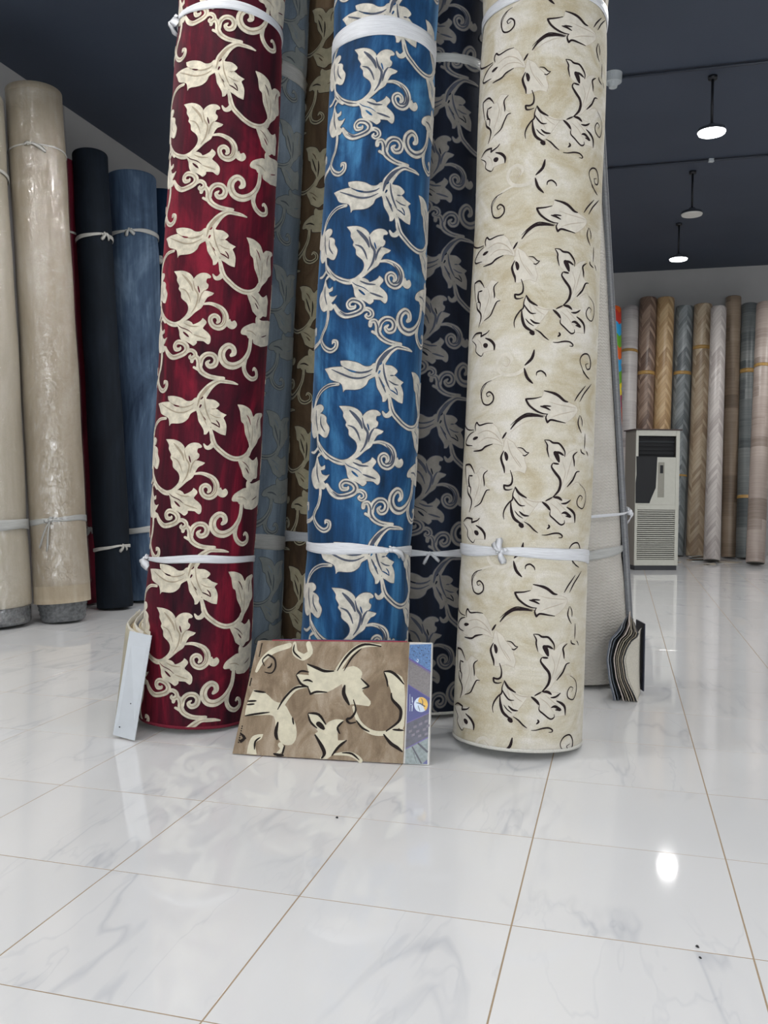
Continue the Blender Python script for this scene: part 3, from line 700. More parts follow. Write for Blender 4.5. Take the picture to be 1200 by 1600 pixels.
def vine_roll(name, P0, A, R, L, label, ground, mats, tile, period, du, dv, shear, seed, amp, straps, rim, seam=None, uh=(-.38, .38)):
    t = roll_frame(name, P0, A, label, group='floral velvet carpet rolls'); cin = [s_[0] for s_ in straps]
    roll_body(t, R, L, ground, seed, amp, cin, seam, endmat=BACK)
    wrap_tile(t, tile, R, L, mats, period, du, dv, shear, seed, amp, cin, .010 if seam is not None else 0, u_half=uh)
    base_rim(t, R, rim, seed, amp)
    for s_ in straps: strap(t, R, s_[0], s_[1], s_[2], s_[3], s_[4], seed, amp, cin, phase=s_[5] if len(s_) > 5 else 0, ksize=s_[6] if len(s_) > 6 else .02, tails=s_[7] if len(s_) > 7 else ((.05, -.03), (-.03, -.05)), lift=.012 if seam is not None else .003)
    return t
vine_roll('carpet_roll', (-.928, 4.279, .016), (.0442, .0411, .9982), .26, 4.0, 'tall wine red velvet carpet roll with ivory vine scrolls, tied with white strips', RED_G, [IV_R, TONE_R, RED_G], TILE_A, .789, 0, 0, 0, 1.0, .0035,
    [(.782, .034, -1.28, .012, M_STRAP, 1.2, .03), (3.378, .04, -1.25, -.006, M_STRAP, 0, .032)], BACK_R, uh=(-.39, .37))
vine_roll('carpet_roll', (-.153, 4.074, .018), (.0419, .0567, .9975), .25, 4.0, 'cobalt blue velvet carpet roll with ivory vine scrolls, standing behind the sample book', BLU_G, [IV_B, TONE_B, BLU_G], TILE_C, .811, BJ[0] - RJ[0], BJ[1] - RJ[1], -.012, 2.2, .0035,
    [(.848, .048, .62, 0, M_STRAP, 0, .026, ((.07, -.012), (.11, -.02))), (3.2, .082, None, 0, M_STRAP, 1)], BACK, uh=(-.37, .34))
vine_roll('carpet_roll', (.613, 3.95, .021), (.0354, .0638, .9973), .29, 4.0, 'cream velvet carpet roll with dark outlined leaves, the nearest and widest roll', CRM_G, [PINK, TAUPE, CRM_G, DARK_K, PINK], TILE_B, .826, 0, 0, .0178, 3.4, .0035,
    [(.842, .056, -.49, -.006, M_STRAP, .6, .024, ((-.015, .06), (.01, -.05), (-.04, .045))), (3.285, .045, None, 0, M_STRAP)], BACK, uh=(-.45, .27))
nj = (.0136, 1.4713)
vine_roll('carpet_roll', (.227, 4.566, .012), (.0179, .0433, .9989), .25, 4.0, 'near-black navy velvet carpet roll with greyish vines, squeezed between the blue and cream rolls', NAV_G, [IV_N, TONE_N, NAV_G], TILE_C, .80, nj[0] - RJ[0], nj[1] - RJ[1], 0, 4.1, .003,
    [(.80, .046, -.05, 0, M_STRAP, .5, .014), (3.285, .05, None, 0, M_STRAP_D)], BACK, uh=(-.37, .34))
vine_roll('carpet_roll', (-.842, 4.916, .015), (.0362, .0494, .9981), .25, 4.0, 'slate grey velvet carpet roll with dull vines, standing behind the wine red roll', GRY_G, [IV_G, TONE_G, GRY_G, TONE_G], TILE_C, .80, .2231 - .2577, 1.4442 - 1.4222, 0, 5.3, .003,
    [(.825, .075, None, 0, M_STRAP_D, .5), (3.426, .08, None, 0, M_STRAP_D)], BACK, uh=(-.37, .34))
vine_roll('carpet_roll', (-.378, 5.117, .014), (.033, .0475, .9983), .24, 4.0, 'brown velvet carpet roll with khaki vines in the gap left of the blue roll', BRN_G, [IV_W, TONE_W, BRN_G], TILE_C, .80, -.1345 - .2577, 1.366 - 1.4222, 0, 6.1, .003,
    [(.84, .06, None, 0, M_STRAP, .5)], BACK, uh=(-.36, .33))
# plain embossed roll right of the cream one, with its woven grey backing turned out along one side
def m_emboss():
    t = NT('embossed_ivory_fabric'); a = t.uv((1, 1, 1)); sep = t.n('ShaderNodeSeparateXYZ', {0: a})
    u, v = sep.outputs[0], sep.outputs[1]; w1 = t.math('SINE', t.math('ADD', t.math('MULTIPLY', v, 340.0), t.math('MULTIPLY', t.math('SINE', t.math('MULTIPLY', u, 190.0)), 1.1)))
    n = t.noise(t.obj(), 8, 3); t.bump(w1, .5, .0025)
    c = t.ramp(n, [(.3, s2l((186, 181, 172))), (.7, s2l((198, 194, 186)))])
    return t.set(Base_Color=t.mix(.09, c, t.ramp(w1, [(.2, G(.4)), (.8, G(1))]), 'MULTIPLY'), Roughness=.8)
def m_mesh():
    t = NT('woven_grey_mesh'); a = t.uv(); sep = t.n('ShaderNodeSeparateXYZ', {0: a}); u, v = sep.outputs[0], sep.outputs[1]
    c = t.math('SINE', t.math('MULTIPLY', t.math('ADD', u, v), 380.0)); d = t.math('SINE', t.math('MULTIPLY', t.math('SUBTRACT', u, v), 380.0)); m = t.math('MULTIPLY', c, d); t.bump(m, .6, .003)
    return t.set(Base_Color=t.ramp(m, [(.3, s2l((108, 110, 114))), (.7, s2l((176, 178, 180)))]), Roughness=.85)
t = roll_frame('carpet_roll', (1.23, 5.25, .019), (-.0741, 0, .9972), 'ivory carpet roll with a fine embossed weave, standing behind the cream vine roll')
me_ = m_emboss(); mm_ = m_mesh(); roll_body(t, .25, 3.6, me_, 7, .002, (.733,))
def flap(t, r0, r1, a0, a1, z0, z1, mat, edge):
    vs, fs, uv, mi = [], [], [], []; n, m = 24, 30
    for j in range(m + 1):
        z = z0 + (z1 - z0) * j / m
        for k in range(n + 1):
            a = a0 + (a1 - a0) * k / n
            for r in (r0, r1): vs.append((r * math.sin(a), -r * math.cos(a), z)); uv.append((r * a if r == r1 else r * a + .03, z))
    w = 2 * (n + 1)
    for j in range(m):
        for k in range(n):
            i = j * w + 2 * k; fs.append((i + 1, i + 3, i + 3 + w, i + 1 + w)); mi.append(0); fs.append((i, i + w, i + 2 + w, i + 2)); mi.append(0)
        for i in (j * w, j * w + w - 2): fs.append((i, i + 1, i + 1 + w, i + w)); mi.append(1)
    for i0 in (0, m * w):
        for k in range(n): i = i0 + 2 * k; fs.append((i, i + 1, i + 3, i + 2)); mi.append(1)
    return mesh_obj('backing_flap', vs, fs, [mat, edge], t, False, mi, uv)
flap(t, .253, .287, 1.15, 2.9, .0, 3.4, mm_, mm_)
strap(t, .25, .745, .05, 1.42, .02, M_STRAP_D, 7, .002, (), pinch=.6, ksize=.014); 
s_ = strap(t, .287, .97, .016, 1.38, 0, M_STRAP, 7, .002, (), ksize=.03, tails=((.06, .03), (.05, -.06)))

# ---------------------------------------------------------------- plain rolls along the left wall
BEI = velvet('beige_pile', (176, 166, 146), (196, 187, 168), (208, 202, 188), (220, 212, 200), 1.6, .3, .3, .7); BEI2 = velvet('sand_pile', (156, 142, 120), (178, 165, 144), (196, 188, 174), (215, 205, 190), 1.6, .25, .3, .7)
RED2 = velvet('plain_red_velvet', (70, 14, 28), (104, 20, 40), (120, 28, 48), (200, 90, 100), 2, .15); NAV2 = velvet('plain_black_navy_velvet', (16, 22, 30), (20, 28, 37), (28, 36, 47), (60, 70, 90), 2, .03)
SLT = velvet('slate_blue_velvet', (42, 58, 80), (74, 94, 118), (122, 144, 168), (150, 175, 210), 1.5, .5, .38, .64); NAV3 = velvet('dark_teal_navy_velvet', (16, 34, 56), (22, 44, 70), (32, 56, 84), (60, 90, 130), 2, .1)
def m_film():
    t = NT('clear_plastic_film'); n = t.noise(t.obj((1, 1, .6)), 14, 4, .6, 1.5); t.bump(n, .9, .02)
    m = t.set(Base_Color=(1, 1, 1, 1), Roughness=.12, Specular_IOR_Level=.6)
    tr = t.n('ShaderNodeBsdfTransparent'); gl = t.n('ShaderNodeBsdfGlossy', {1: .1}); t.t.links.new(t.b.inputs['Normal'].links[0].from_socket, gl.inputs['Normal'])
    mx = t.n('ShaderNodeMixShader', {0: .09}); t.t.links.new(tr.outputs[0], mx.inputs[1]); t.t.links.new(gl.outputs[0], mx.inputs[2])
    t.t.links.new(mx.outputs[0], t.t.nodes['Material Output'].inputs[0]); return m
M_FILM = m_film(); M_GREYP = plain('wrapped_grey_underlay', (96, 98, 100), .25, 0, 40, .35, .5)
def tube_shell(name, t, R, z0, z1, mat, seed, amp, nt=72, nz=60, thick=.004):
    vs, fs, uv = [], [], []
    for r0, rev in ((R, 0), (R - thick, 1)):
        b = len(vs)
        for j in range(nz + 1):
            z = z0 + (z1 - z0) * j / nz
            for k in range(nt): th = 2 * PI * k / nt; r = r0 + dent(R, th, z, seed, amp, ()); vs.append((r * math.sin(th), -r * math.cos(th), z)); uv.append((R * th, z))
        for j in range(nz):
            for k in range(nt):
                k2 = (k + 1) % nt; f = (b + j * nt + k, b + j * nt + k2, b + (j + 1) * nt + k2, b + (j + 1) * nt + k); fs.append(f[::-1] if rev else f)
    h = (nz + 1) * nt
    for e in (0, nz * nt):
        for k in range(nt): k2 = (k + 1) % nt; fs.append((e + k, e + k2, e + k2 + h, e + k + h))
    return mesh_obj(name, vs, fs, mat, t, True, None, uv)
t = roll_frame('carpet_roll', (-3.112, 7.0, .016), (-.0517, 0, .9987), 'beige carpet roll in clear plastic film at the left edge of the picture', group='plain rolls along the left wall')
roll_body(t, .283, 4.17, BEI, 1, .004, (.79,), z0=.14); roll_body(t, .275, .14, M_GREYP, 1, .002, (), name='grey_underlay', nz=4)
tube_shell('plastic_film', t, .291, .02, 4.12, M_FILM, 1, .006); strap(t, .291, .79, .085, None, 0, M_STRAP_D, 1, .004); strap(t, .291, 3.54, .03, .5, .01, M_STRING, 1, .004, ksize=.022)
t = roll_frame('carpet_roll', (-2.654, 7.245, .011), (-.0606, .0241, .9979), 'sand beige carpet roll whose cover ends above a ribbed grey foot, second from the left', group='plain rolls along the left wall')
tube_shell('beige_cover', t, .222, .155, 4.36, BEI2, 2, .004, 96, 80, .012); roll_body(t, .17, .9, M_GREYP, 2, .002, (), name='grey_underlay')
bm = bmesh.new(); n = 64
zz = [(.01 + .018 * i, .172 + (.006 if i % 2 else 0) + .0028 * i) for i in range(11)]
rg = [[bm.verts.new((r * math.sin(k * 2 * PI / n), -r * math.cos(k * 2 * PI / n), z)) for k in range(n)] for z, r in zz]
for a_, b_ in zip(rg, rg[1:]):
    for k in range(n): bm.faces.new((a_[k], a_[(k + 1) % n], b_[(k + 1) % n], b_[k]))
bm_obj('ribbed_foot', bm, M_GREYP, t, True)
roll_body(t, .205, 4.34, BEI2, 2, .002, (), z0=.35, name='rolled_body')
strap(t, .222, 3.85, .014, .15, -.004, M_STRING, 2, .004, ksize=.024, tails=((.11, -.03), (-.05, .01))); strap(t, .222, .83, .05, .12, .01, M_STRAP_D, 2, .004, ksize=.042, tails=((-.10, -.20), (-.04, -.24), (.09, .01)), pinch=.5, tw=.28)
tube_shell('plastic_film', t, .236, .3, 4.3, M_FILM, 2, .004)
def plain_roll(P0, A, R, L, label, mat, straps, seed, grp='plain rolls along the left wall'):
    t = roll_frame('carpet_roll', P0, A, label, group=grp); roll_body(t, R, L, mat, seed, .004, [s_[0] for s_ in straps])
    for v, w, k, ks, m_ in straps: strap(t, R, v, w, k, .01, m_, seed, .004, (), ksize=ks)
plain_roll((-2.89, 8.28, .015), (-.0471, -.03, .9985), .215, 4.08, 'plain red velvet carpet roll, a narrow strip showing behind the sand beige roll', RED2, [(3.4, .02, None, .02, M_STRING), (.69, .02, .95, .03, M_STRAP_D)], 3)
plain_roll((-2.448, 7.98, .015), (-.0705, .0523, .9961), .158, 4.18, 'slim black-navy velvet carpet roll between the red strip and the slate blue roll', NAV2, [(3.38, .035, .85, .028, M_STRING), (.545, .03, .9, .022, M_STRING)], 4)
plain_roll((-2.33, 8.56, .016), (-.0454, .0478, .9978), .235, 4.15, 'slate blue velvet carpet roll with a pale sheen, left of the wine red roll', SLT, [(3.55, .04, .1, .03, M_STRAP_D), (.67, .06, None, .02, M_STRAP_D)], 5)
plain_roll((-2.244, 9.303, .012), (-.0401, .0467, .9981), .2, 4.23, 'dark teal-navy carpet roll just visible behind the slate blue one', NAV3, [(3.48, .02, -.05, .05, M_STRING)], 6)

# ---------------------------------------------------------------- vinyl rolls against the far wall
def m_chevron(name, cols, w=.14, pl=.075):
    t = NT(name); sep = t.n('ShaderNodeSeparateXYZ', {0: t.uv()}); u, v = sep.outputs[0], sep.outputs[1]
    col = t.math('DIVIDE', u, w); z = t.math('PINGPONG', col, 1.0); vv = t.math('DIVIDE', t.math('ADD', v, t.math('MULTIPLY', z, w * 1.3)), pl)
    cell = t.n('ShaderNodeCombineXYZ', {0: t.math('FLOOR', vv), 1: t.math('FLOOR', col), 2: 0.0}).outputs[0]
    wn = t.n('ShaderNodeTexWhiteNoise', {0: cell}).outputs[0]
    g = t.noise(t.n('ShaderNodeCombineXYZ', {0: t.math('MULTIPLY', vv, 2.6), 1: t.math('MULTIPLY', u, 2.0), 2: wn}).outputs[0], 2.4, 5, .7)
    f = t.math('ADD', t.math('MULTIPLY', wn, .45), t.math('MULTIPLY', g, .62)); base = t.ramp(f, [(.25, s2l(cols[0])), (.5, s2l(cols[1])), (.78, s2l(cols[2]))])
    gap = t.math('GREATER_THAN', t.math('ABSOLUTE', t.math('SUBTRACT', t.math('FRACT', vv), .5)), .46)
    return t.set(Base_Color=t.mix(t.math('MULTIPLY', gap, .4), base, s2l(tuple(c * .55 for c in cols[0]))), Roughness=.38)
def m_planks(name, cols, pl=.16):
    t = NT(name); sep = t.n('ShaderNodeSeparateXYZ', {0: t.uv()}); u, v = sep.outputs[0], sep.outputs[1]
    vv = t.math('DIVIDE', v, pl); off = t.n('ShaderNodeTexWhiteNoise', {1: t.math('FLOOR', vv)}, noise_dimensions='1D').outputs[0]
    uu = t.math('FLOOR', t.math('ADD', t.math('DIVIDE', u, .6), t.math('MULTIPLY', off, 5.0)))
    wn = t.n('ShaderNodeTexWhiteNoise', {0: t.n('ShaderNodeCombineXYZ', {0: t.math('FLOOR', vv), 1: uu, 2: 0.0}).outputs[0]}).outputs[0]
    g = t.noise(t.n('ShaderNodeCombineXYZ', {0: t.math('MULTIPLY', u, 1.2), 1: t.math('MULTIPLY', v, 26.0), 2: wn}).outputs[0], 1.6, 5, .65)
    f = t.math('ADD', t.math('MULTIPLY', wn, .45), t.math('MULTIPLY', g, .6)); return t.set(Base_Color=t.ramp(f, [(.25, s2l(cols[0])), (.5, s2l(cols[1])), (.78, s2l(cols[2]))]), Roughness=.38)
def m_puzzle():
    t = NT('puzzle_mat_print'); sep = t.n('ShaderNodeSeparateXYZ', {0: t.uv()}); u, v = sep.outputs[0], sep.outputs[1]; s_ = .2
    def knob(a, b):  # edge of a piece, pushed out once per piece
        return t.math('ADD', t.math('DIVIDE', a, s_), t.math('MULTIPLY', t.math('POWER', t.math('ABSOLUTE', t.math('SINE', t.math('MULTIPLY', b, PI / s_))), 8.0), .22))
    x, y = t.math('FLOOR', knob(u, v)), t.math('FLOOR', knob(v, u)); wn = t.n('ShaderNodeTexWhiteNoise', {0: t.n('ShaderNodeCombineXYZ', {0: x, 1: y, 2: 7.0}).outputs[0]}).outputs[0]
    cs = [(214, 190, 30), (40, 140, 190), (190, 84, 30), (84, 140, 40), (140, 34, 80), (170, 50, 40)]
    return t.set(Base_Color=t.ramp(wn, [(i / 6, s2l(c)) for i, c in enumerate(cs)], 'CONSTANT'), Roughness=.4)
M_TAPE = plain('yellow_brown_packing_tape', (178, 142, 84), .3, 0, 30, .1, 0); M_CORE = plain('vinyl_roll_end', (120, 116, 110), .8)
def vinyl(P0, A, R, L, label, mat, tapes):
    t = roll_frame('vinyl_roll', P0, A, label, 'vinyl roll', 'vinyl flooring rolls against the far wall'); roll_body(t, R, L, mat, R * 50, .001, (), nt=40, nz=12, endmat=M_CORE)
    for v, w in tapes:
        o = tube_shell('tape_band', t, R + .0035, v, v + w, M_TAPE, R * 50, .001, 40, 2, .003)
vinyl((3.441, 13.151, .039), (.0425, .2462, .9683), .155, 4.07, 'vinyl mat roll printed with bright coloured puzzle pieces, leftmost on the far wall', m_puzzle(), [])
vinyl((3.856, 14.066, .034), (.0688, .2196, .9732), .148, 4.24, 'pale greyish white plank-print roll beside the puzzle mat roll', m_planks('pale_ash_print', [(158, 152, 152), (187, 182, 180), (204, 200, 196)]), [(3.42, .05), (.95, .05)])
vinyl((4.203, 14.345, .02), (.0531, .1315, .9899), .142, 4.33, 'dark brown chevron-print roll rising above the air conditioner', m_chevron('dark_walnut_chevron', [(88, 69, 60), (128, 106, 92), (165, 143, 126)]), [(3.0, .06)])
vinyl((4.502, 14.38, .017), (.0476, .1076, .9931), .141, 4.31, 'golden oak chevron-print roll, the warmest coloured one', m_chevron('golden_oak_chevron', [(152, 121, 84), (187, 156, 115), (206, 180, 141)]), [])
vinyl((4.799, 14.403, .014), (.048, .0852, .9952), .14, 4.15, 'grey chevron-print roll with a yellow tape band near its top', m_chevron('grey_chevron', [(80, 86, 90), (117, 124, 126), (150, 156, 158)]), [(2.99, .055), (1.3, .03)])
vinyl((5.083, 14.285, .014), (.044, .0857, .9954), .144, 4.16, 'tan chevron-print roll to the right of the air conditioner', m_chevron('tan_chevron', [(134, 114, 92), (169, 149, 125), (191, 176, 152)]), [(3.4, .06)])
vinyl((4.983, 13.285, .031), (.0976, .2417, .9654), .12, 4.15, 'pale pinkish-grey chevron-print roll beside the tan one', m_chevron('pale_ash_chevron', [(161, 152, 149), (187, 180, 176), (202, 196, 191)]), [])
vinyl((5.571, 14.115, .013), (.0362, .1021, .9941), .122, 4.28, 'plain brown wood-print roll, tallest of those on the right', m_planks('brown_wood_print', [(115, 99, 84), (143, 125, 106), (163, 145, 126)], .22), [])
vinyl((5.715, 13.868, .02), (.0619, .1486, .9869), .127, 4.17, 'charcoal plank-print roll with a tape band, right of the plain brown roll', m_planks('charcoal_wood_print', [(73, 80, 82), (103, 109, 110), (134, 138, 136)]), [(3.0, .07), (.95, .05)])
vinyl((5.449, 12.823, .035), (.1198, .2425, .9627), .131, 4.13, 'rosy grey plank-print roll leaning at the right edge of the picture', m_planks('rosy_ash_print', [(139, 125, 115), (171, 156, 147), (189, 176, 167)]), [(3.05, .05)])
vinyl((5.63, 12.3, .02), (-.02, .1, .995), .12, 1.9, 'short dark brown roll end standing in front at the right picture edge', m_planks('dark_umber_print', [(64, 51, 44), (86, 71, 60), (103, 88, 75)]), [])
vinyl((5.47, 14.77, .012), (.0, .005, .9999), .1, 3.95, 'dim brown roll half hidden behind the pale chevron roll', m_planks('dim_brown_print', [(64, 55, 47), (82, 71, 62), (95, 84, 73)]), [])

# ---------------------------------------------------------------- floor-standing air conditioner
AC_B = plain('aged_ivory_plastic', (196, 196, 186), .45, 0, 20, .03, .05); AC_S = plain('brownish_side_panel', (136, 130, 122), .5); AC_D = plain('black_opening', (22, 24, 28), .6); AC_K = plain('dark_base', (58, 60, 64), .6)
AC_G = plain('dark_slot', (44, 40, 38), .8); AC_P = plain('control_strip', (150, 148, 138), .4); AC_T = plain('dark_brown_top_sheet', (66, 50, 48), .6); AC_L = plain('faint_louvre', (60, 66, 70), .5)
t = empty('air_conditioner', (3.43, 11.98, 0), math.atan2(.05, .613)); tag(t, 'old ivory floor-standing air conditioner with a black patch and slatted lower grille', 'air conditioner')
Wd, Dp, H = .615, .41, 1.93
def acbox(name, x0, x1, y0, y1, z0, z1, m, bev=.003, par=None):
    bm = bmesh.new(); box(bm, x0, x1, y0, y1, z0, z1, bev); return bm_obj(name, bm, m, par or t)
acbox('base', .01, Wd - .01, .01, Dp, 0, .065, AC_K)
acbox('side_panel', 0, .03, .012, Dp, .065, H - .012, AC_S); acbox('side_panel', Wd - .03, Wd, .012, Dp, .065, H - .012, AC_S); acbox('back_panel', .03, Wd - .03, Dp - .02, Dp, .065, H - .012, AC_S)
acbox('front_frame', 0, .035, -.004, .014, .065, H - .012, AC_B); acbox('front_frame', Wd - .05, Wd, -.004, .014, .065, H - .012, AC_B)
acbox('front_frame', .035, Wd - .05, -.004, .014, .065, .145, AC_B); acbox('front_frame', .035, Wd - .05, -.004, .014, .83, .90, AC_B); acbox('front_frame', .035, Wd - .05, -.004, .014, H - .09, H - .012, AC_B)
acbox('top_sheet', -.03, Wd + .03, -.02, Dp, H - .012, H + .004, AC_T)
acbox('air_outlet', .035, Wd - .05, .06, .075, 1.55, H - .09, AC_D)
for i in range(5): acbox('outlet_louvre', .04, Wd - .055, .03, .055, 1.59 + i * .055, 1.598 + i * .055, AC_D if i != 3 else AC_L, .001)
bm = bmesh.new()
pts = [(.03, .9), (Wd - .05, .9), (Wd - .05, 1.55), (.03, 1.55)]
box(bm, .035, Wd - .05, 0, .012, .9, 1.55, .002); bm_obj('front_panel', bm, AC_B, t)
bm = bmesh.new(); pg = [(.004, .92), (.20, .92), (.225, .99), (.285, 1.13), (.30, 1.55), (.004, 1.56), (.012, 1.3), (0, 1.2)]
a_ = [bm.verts.new((x, -.006, z)) for x, z in pg]; b_ = [bm.verts.new((x, -.0045, z)) for x, z in pg]; bm.faces.new(a_); bm.faces.new(b_[::-1])
for i in range(len(pg)): bm.faces.new((a_[i], a_[(i + 1) % len(pg)], b_[(i + 1) % len(pg)], b_[i]))
bmesh.ops.recalc_face_normals(bm, faces=bm.faces[:]); o = bm_obj('black_patch', bm, AC_D, t); o['label'] = 'flat black patch in place of a missing panel at the left of the front'  # dark sheet stands in for the gap of a missing panel
cs = acbox('control_strip', .315, .405, -.004, .004, 1.0, 1.48, AC_P); acbox('display', .342, .385, -.007, -.003, 1.33, 1.44, AC_D, .001, cs)
acbox('grille_recess', .035, Wd - .05, .045, .06, .145, .83, AC_G)
slat = None
for i in range(24):
    z = .155 + i * .0283
    if not slat: slat = acbox('grille_slat', .037, Wd - .052, -.002, .03, z, z + .0155, AC_B, .002)
    else: c = slat.copy(); c.location.z = z - .155; COL.objects.link(c)
# ---------------------------------------------------------------- sample books
M_FAB = velvet('taupe_swatch_velvet', (128, 110, 90), (150, 132, 110), (174, 158, 138), (220, 205, 190), 9, .25); M_FABI = yarn('cream_swatch_pile', (208, 201, 178), .1); M_FABK = yarn('black_outline_yarn', (38, 32, 30), .1, 0)
BL, BR, TR, TL = Vector((-.6437, 3.7325, .004)), Vector((.1946, 3.6006, .004)), Vector((.2105, 3.74, .490)), Vector((-.5507, 3.84, .4739))
BN = (BR - BL).cross(TL - BL).normalized()
if BN.y > 0: BN = -BN
org = BL.copy()
def bp(s, v, o=0): # point on the cover; o metres in front of it, with the slight belly of a heavy book
    p = BL * (1 - s) * (1 - v) + BR * s * (1 - v) + TR * s * v + TL * (1 - s) * v
    return p + BN * (o + .008 * math.sin(PI * s) * (1 - v)) - org
t = empty('sample_book', org); tag(t, 'large sample book open at a taupe vine swatch, in front of the blue roll', 'sample book')
def sheet(name, s0, s1, v0, v1, o0, o1, mat, par, ns=24, nv=12, mats=None):
    vs, fs = [], []
    for o in (o1, o0):
        for j in range(nv + 1):
            for i in range(ns + 1): vs.append(bp(s0 + (s1 - s0) * i / ns, v0 + (v1 - v0) * j / nv, o))
    w = ns + 1; h = w * (nv + 1)
    for j in range(nv):
        for i in range(ns): a = j * w + i; fs.append((a, a + 1, a + 1 + w, a + w)); fs.append((a + h, a + w + h, a + 1 + w + h, a + 1 + h))
    for i in range(ns): fs.append((i, i + h, i + 1 + h, i + 1)); a = nv * w + i; fs.append((a, a + 1, a + 1 + h, a + h))
    for j in range(nv): a = j * w; fs.append((a, a + w, a + w + h, a + h)); a += ns; fs.append((a, a + h, a + w + h, a + w))
    return mesh_obj(name, vs, fs, mat, par, False)
M_BOARD = plain('cover_board', (196, 194, 190), .5)
sw = sheet('fabric_swatch', 0, .873, .0, 1.0, -.006, 0, M_FAB, t)
for i, (c, a, b, e) in enumerate([((150, 60, 74), .08, .86, 1.012), ((150, 134, 112), .01, .94, 1.006), ((70, 84, 120), .12, .8, 1.02), ((176, 168, 150), .05, .95, 1.0), ((110, 96, 80), .03, .9, 1.008)]):
    sheet('sample_page', a, b, 0, e, -.0125 - i * .006, -.0075 - i * .006, plain('page_cloth', c, .9, 0, 200, .15, .3), t, 12, 4)
sheet('back_cover', 0.02, 1.0, 0, 1.0, -.052, -.040, M_BOARD, t)
pan = sheet('title_panel', .862, 1.0, 0.0, 1.0, -.012, -.0065, M_BOARD, t, 6, 12)
bm = bmesh.new()
for i, (k, pts) in enumerate(parse(VINE_C)):
    if k == 'f': add_fill(bm, [(min(max(p[0], .004), .869), min(max(p[1], .004), .996)) for p in pts], .001 + i * .00002, 0)
    else:
        pp = [(min(max(p[0], .004), .869), min(max(p[1], .004), .996), p[2]) for p in pts]; add_stroke(bm, pp, .0018 + i * .00002 if k == 'k' else .0012 + i * .00002, 1 if k == 'k' else 0, 0, .35 if k == 'k' else 0, .56)
for ax, st in ((0, .04), (1, .08)):
    x = st
    while x < 1:
        co = [0, 0, 0]; no = [0, 0, 0]; co[ax] = x; no[ax] = 1; bmesh.ops.bisect_plane(bm, geom=bm.verts[:] + bm.edges[:] + bm.faces[:], plane_co=co, plane_no=no); x += st
for v in bm.verts: v.co = bp(v.co.x, v.co.y, v.co.z)
bm_obj('woven_vines', bm, [M_FABI, M_FABK], sw)
PM = {'A': plain('printed_blue_rug', (74, 112, 160), .3, 0, 160, .35, 0), 'B': plain('printed_taupe_rug', (112, 106, 106), .3, 0, 160, .2, 0), 'C': plain('printed_royal_blue', (44, 48, 118), .3, 0, 10, .04, 0), 'D': plain('printed_dark_room', (62, 60, 78), .3, 0, 60, .3, 0),
      'E': plain('printed_stone_planks', (118, 130, 130), .3, 0, 90, .25, 0), 'l': plain('printed_purple_line', (84, 66, 140), .3, 0, 10, 0, 0), 'd': plain('printed_dark_ink', (34, 38, 56), .3, 0, 10, 0, 0), 'w': plain('printed_pale_blue', (196, 208, 224), .3, 0, 90, .1, 0),
      'y': plain('printed_gold', (214, 170, 60), .3, 0, 50, .15, 0), 'm': plain('printed_mauve_patch', (104, 96, 112), .3, 0, 50, .2, 0)}
keys = list(PM); bm = bmesh.new()
for i, (k, pts) in enumerate(parse(PANEL)):
    mi = keys.index(k)
    if len(pts[0]) == 3: add_stroke(bm, pts, -.0055 + i * .00003, mi, 0, .9, .56)
    else:
        if k in 'ABCDEm': 
            vs_ = [bm.verts.new((p[0], p[1], -.0062 + i * .00003)) for p in pts]; f = bm.faces.new(vs_); f.material_index = mi
        else: add_fill(bm, pts, -.0058 + i * .00003, mi)
for v in bm.verts: v.co = bp(min(v.co.x, .998), v.co.y, v.co.z)
bmesh.ops.recalc_face_normals(bm, faces=bm.faces[:]); o = bm_obj('printed_design', bm, [PM[k] for k in keys], pan); o['label'] = 'royal blue print with a round gold and white emblem'
bm = bmesh.new()
for (s0, v0, n_, st) in ((.028, .86, 9, .035),(.012,.60,6,.03),(.02,.1,8,.05)):
    for i in range(n_):
        p = bp(s0 * (1), v0 - 0 + i * st * .4, .001); bmesh.ops.create_icosphere(bm, subdivisions=1, radius=.0035, matrix=Matrix.Translation(p))
bm_obj('edge_stitches', bm, M_FABK, sw)

# white-covered book leaning on the red roll, seen edge-on
M_WHITE = plain('white_cover_board', (196, 201, 206), .4, 0, 20, .02, .05)
def page_stack(t, name, profile, z0, z1, lean, th, cols, wav=.004, thick=.006, topz=None):
    """upright pages: profile = plan curve of the stack, each page offset sideways; lean = sideways shift of the top"""
    n = len(profile)
    for pi_, c in enumerate(cols):
        off = (pi_ + .5) / len(cols) * th; vs, fs = [], []; m = 8
        for sgn in (-.5, .5):
            for j in range(m + 1):
                f = j / m; z = z0 + (z1 - z0 + (.012 * math.sin(pi_ * 2.1))) * f
                for i, (x, y) in enumerate(profile):
                    x2 = x + off * (1 - .25 * i / n) + lean(f, i / (n - 1)) + sgn * thick + wav * math.sin(i * .9 + pi_ * 1.7) * (i > 0); vs.append((x2, y, z))
        h = n * (m + 1)
        for j in range(m):
            for i in range(n - 1): a = j * n + i; fs.append((a, a + 1, a + 1 + n, a + n)); fs.append((a + h, a + n + h, a + 1 + n + h, a + 1 + h))
            for i in (0, n - 1): a = j * n + i; fs.append((a, a + n, a + n + h, a + h))
        for i in range(n - 1):
            fs.append((i, i + h, i + 1 + h, i + 1)); a = m * n + i; fs.append((a, a + 1, a + 1 + h, a + h))
        mesh_obj('sample_page', vs, fs, plain('page_cloth', c, .9, 0, 200, .15, .3), t, True)
t = empty('sample_book', (-1.18, 3.97, 0)); tag(t, 'white covered sample book on end, its white board facing out beside the wine red roll', 'sample book')
x0 = -1.232 + 1.18
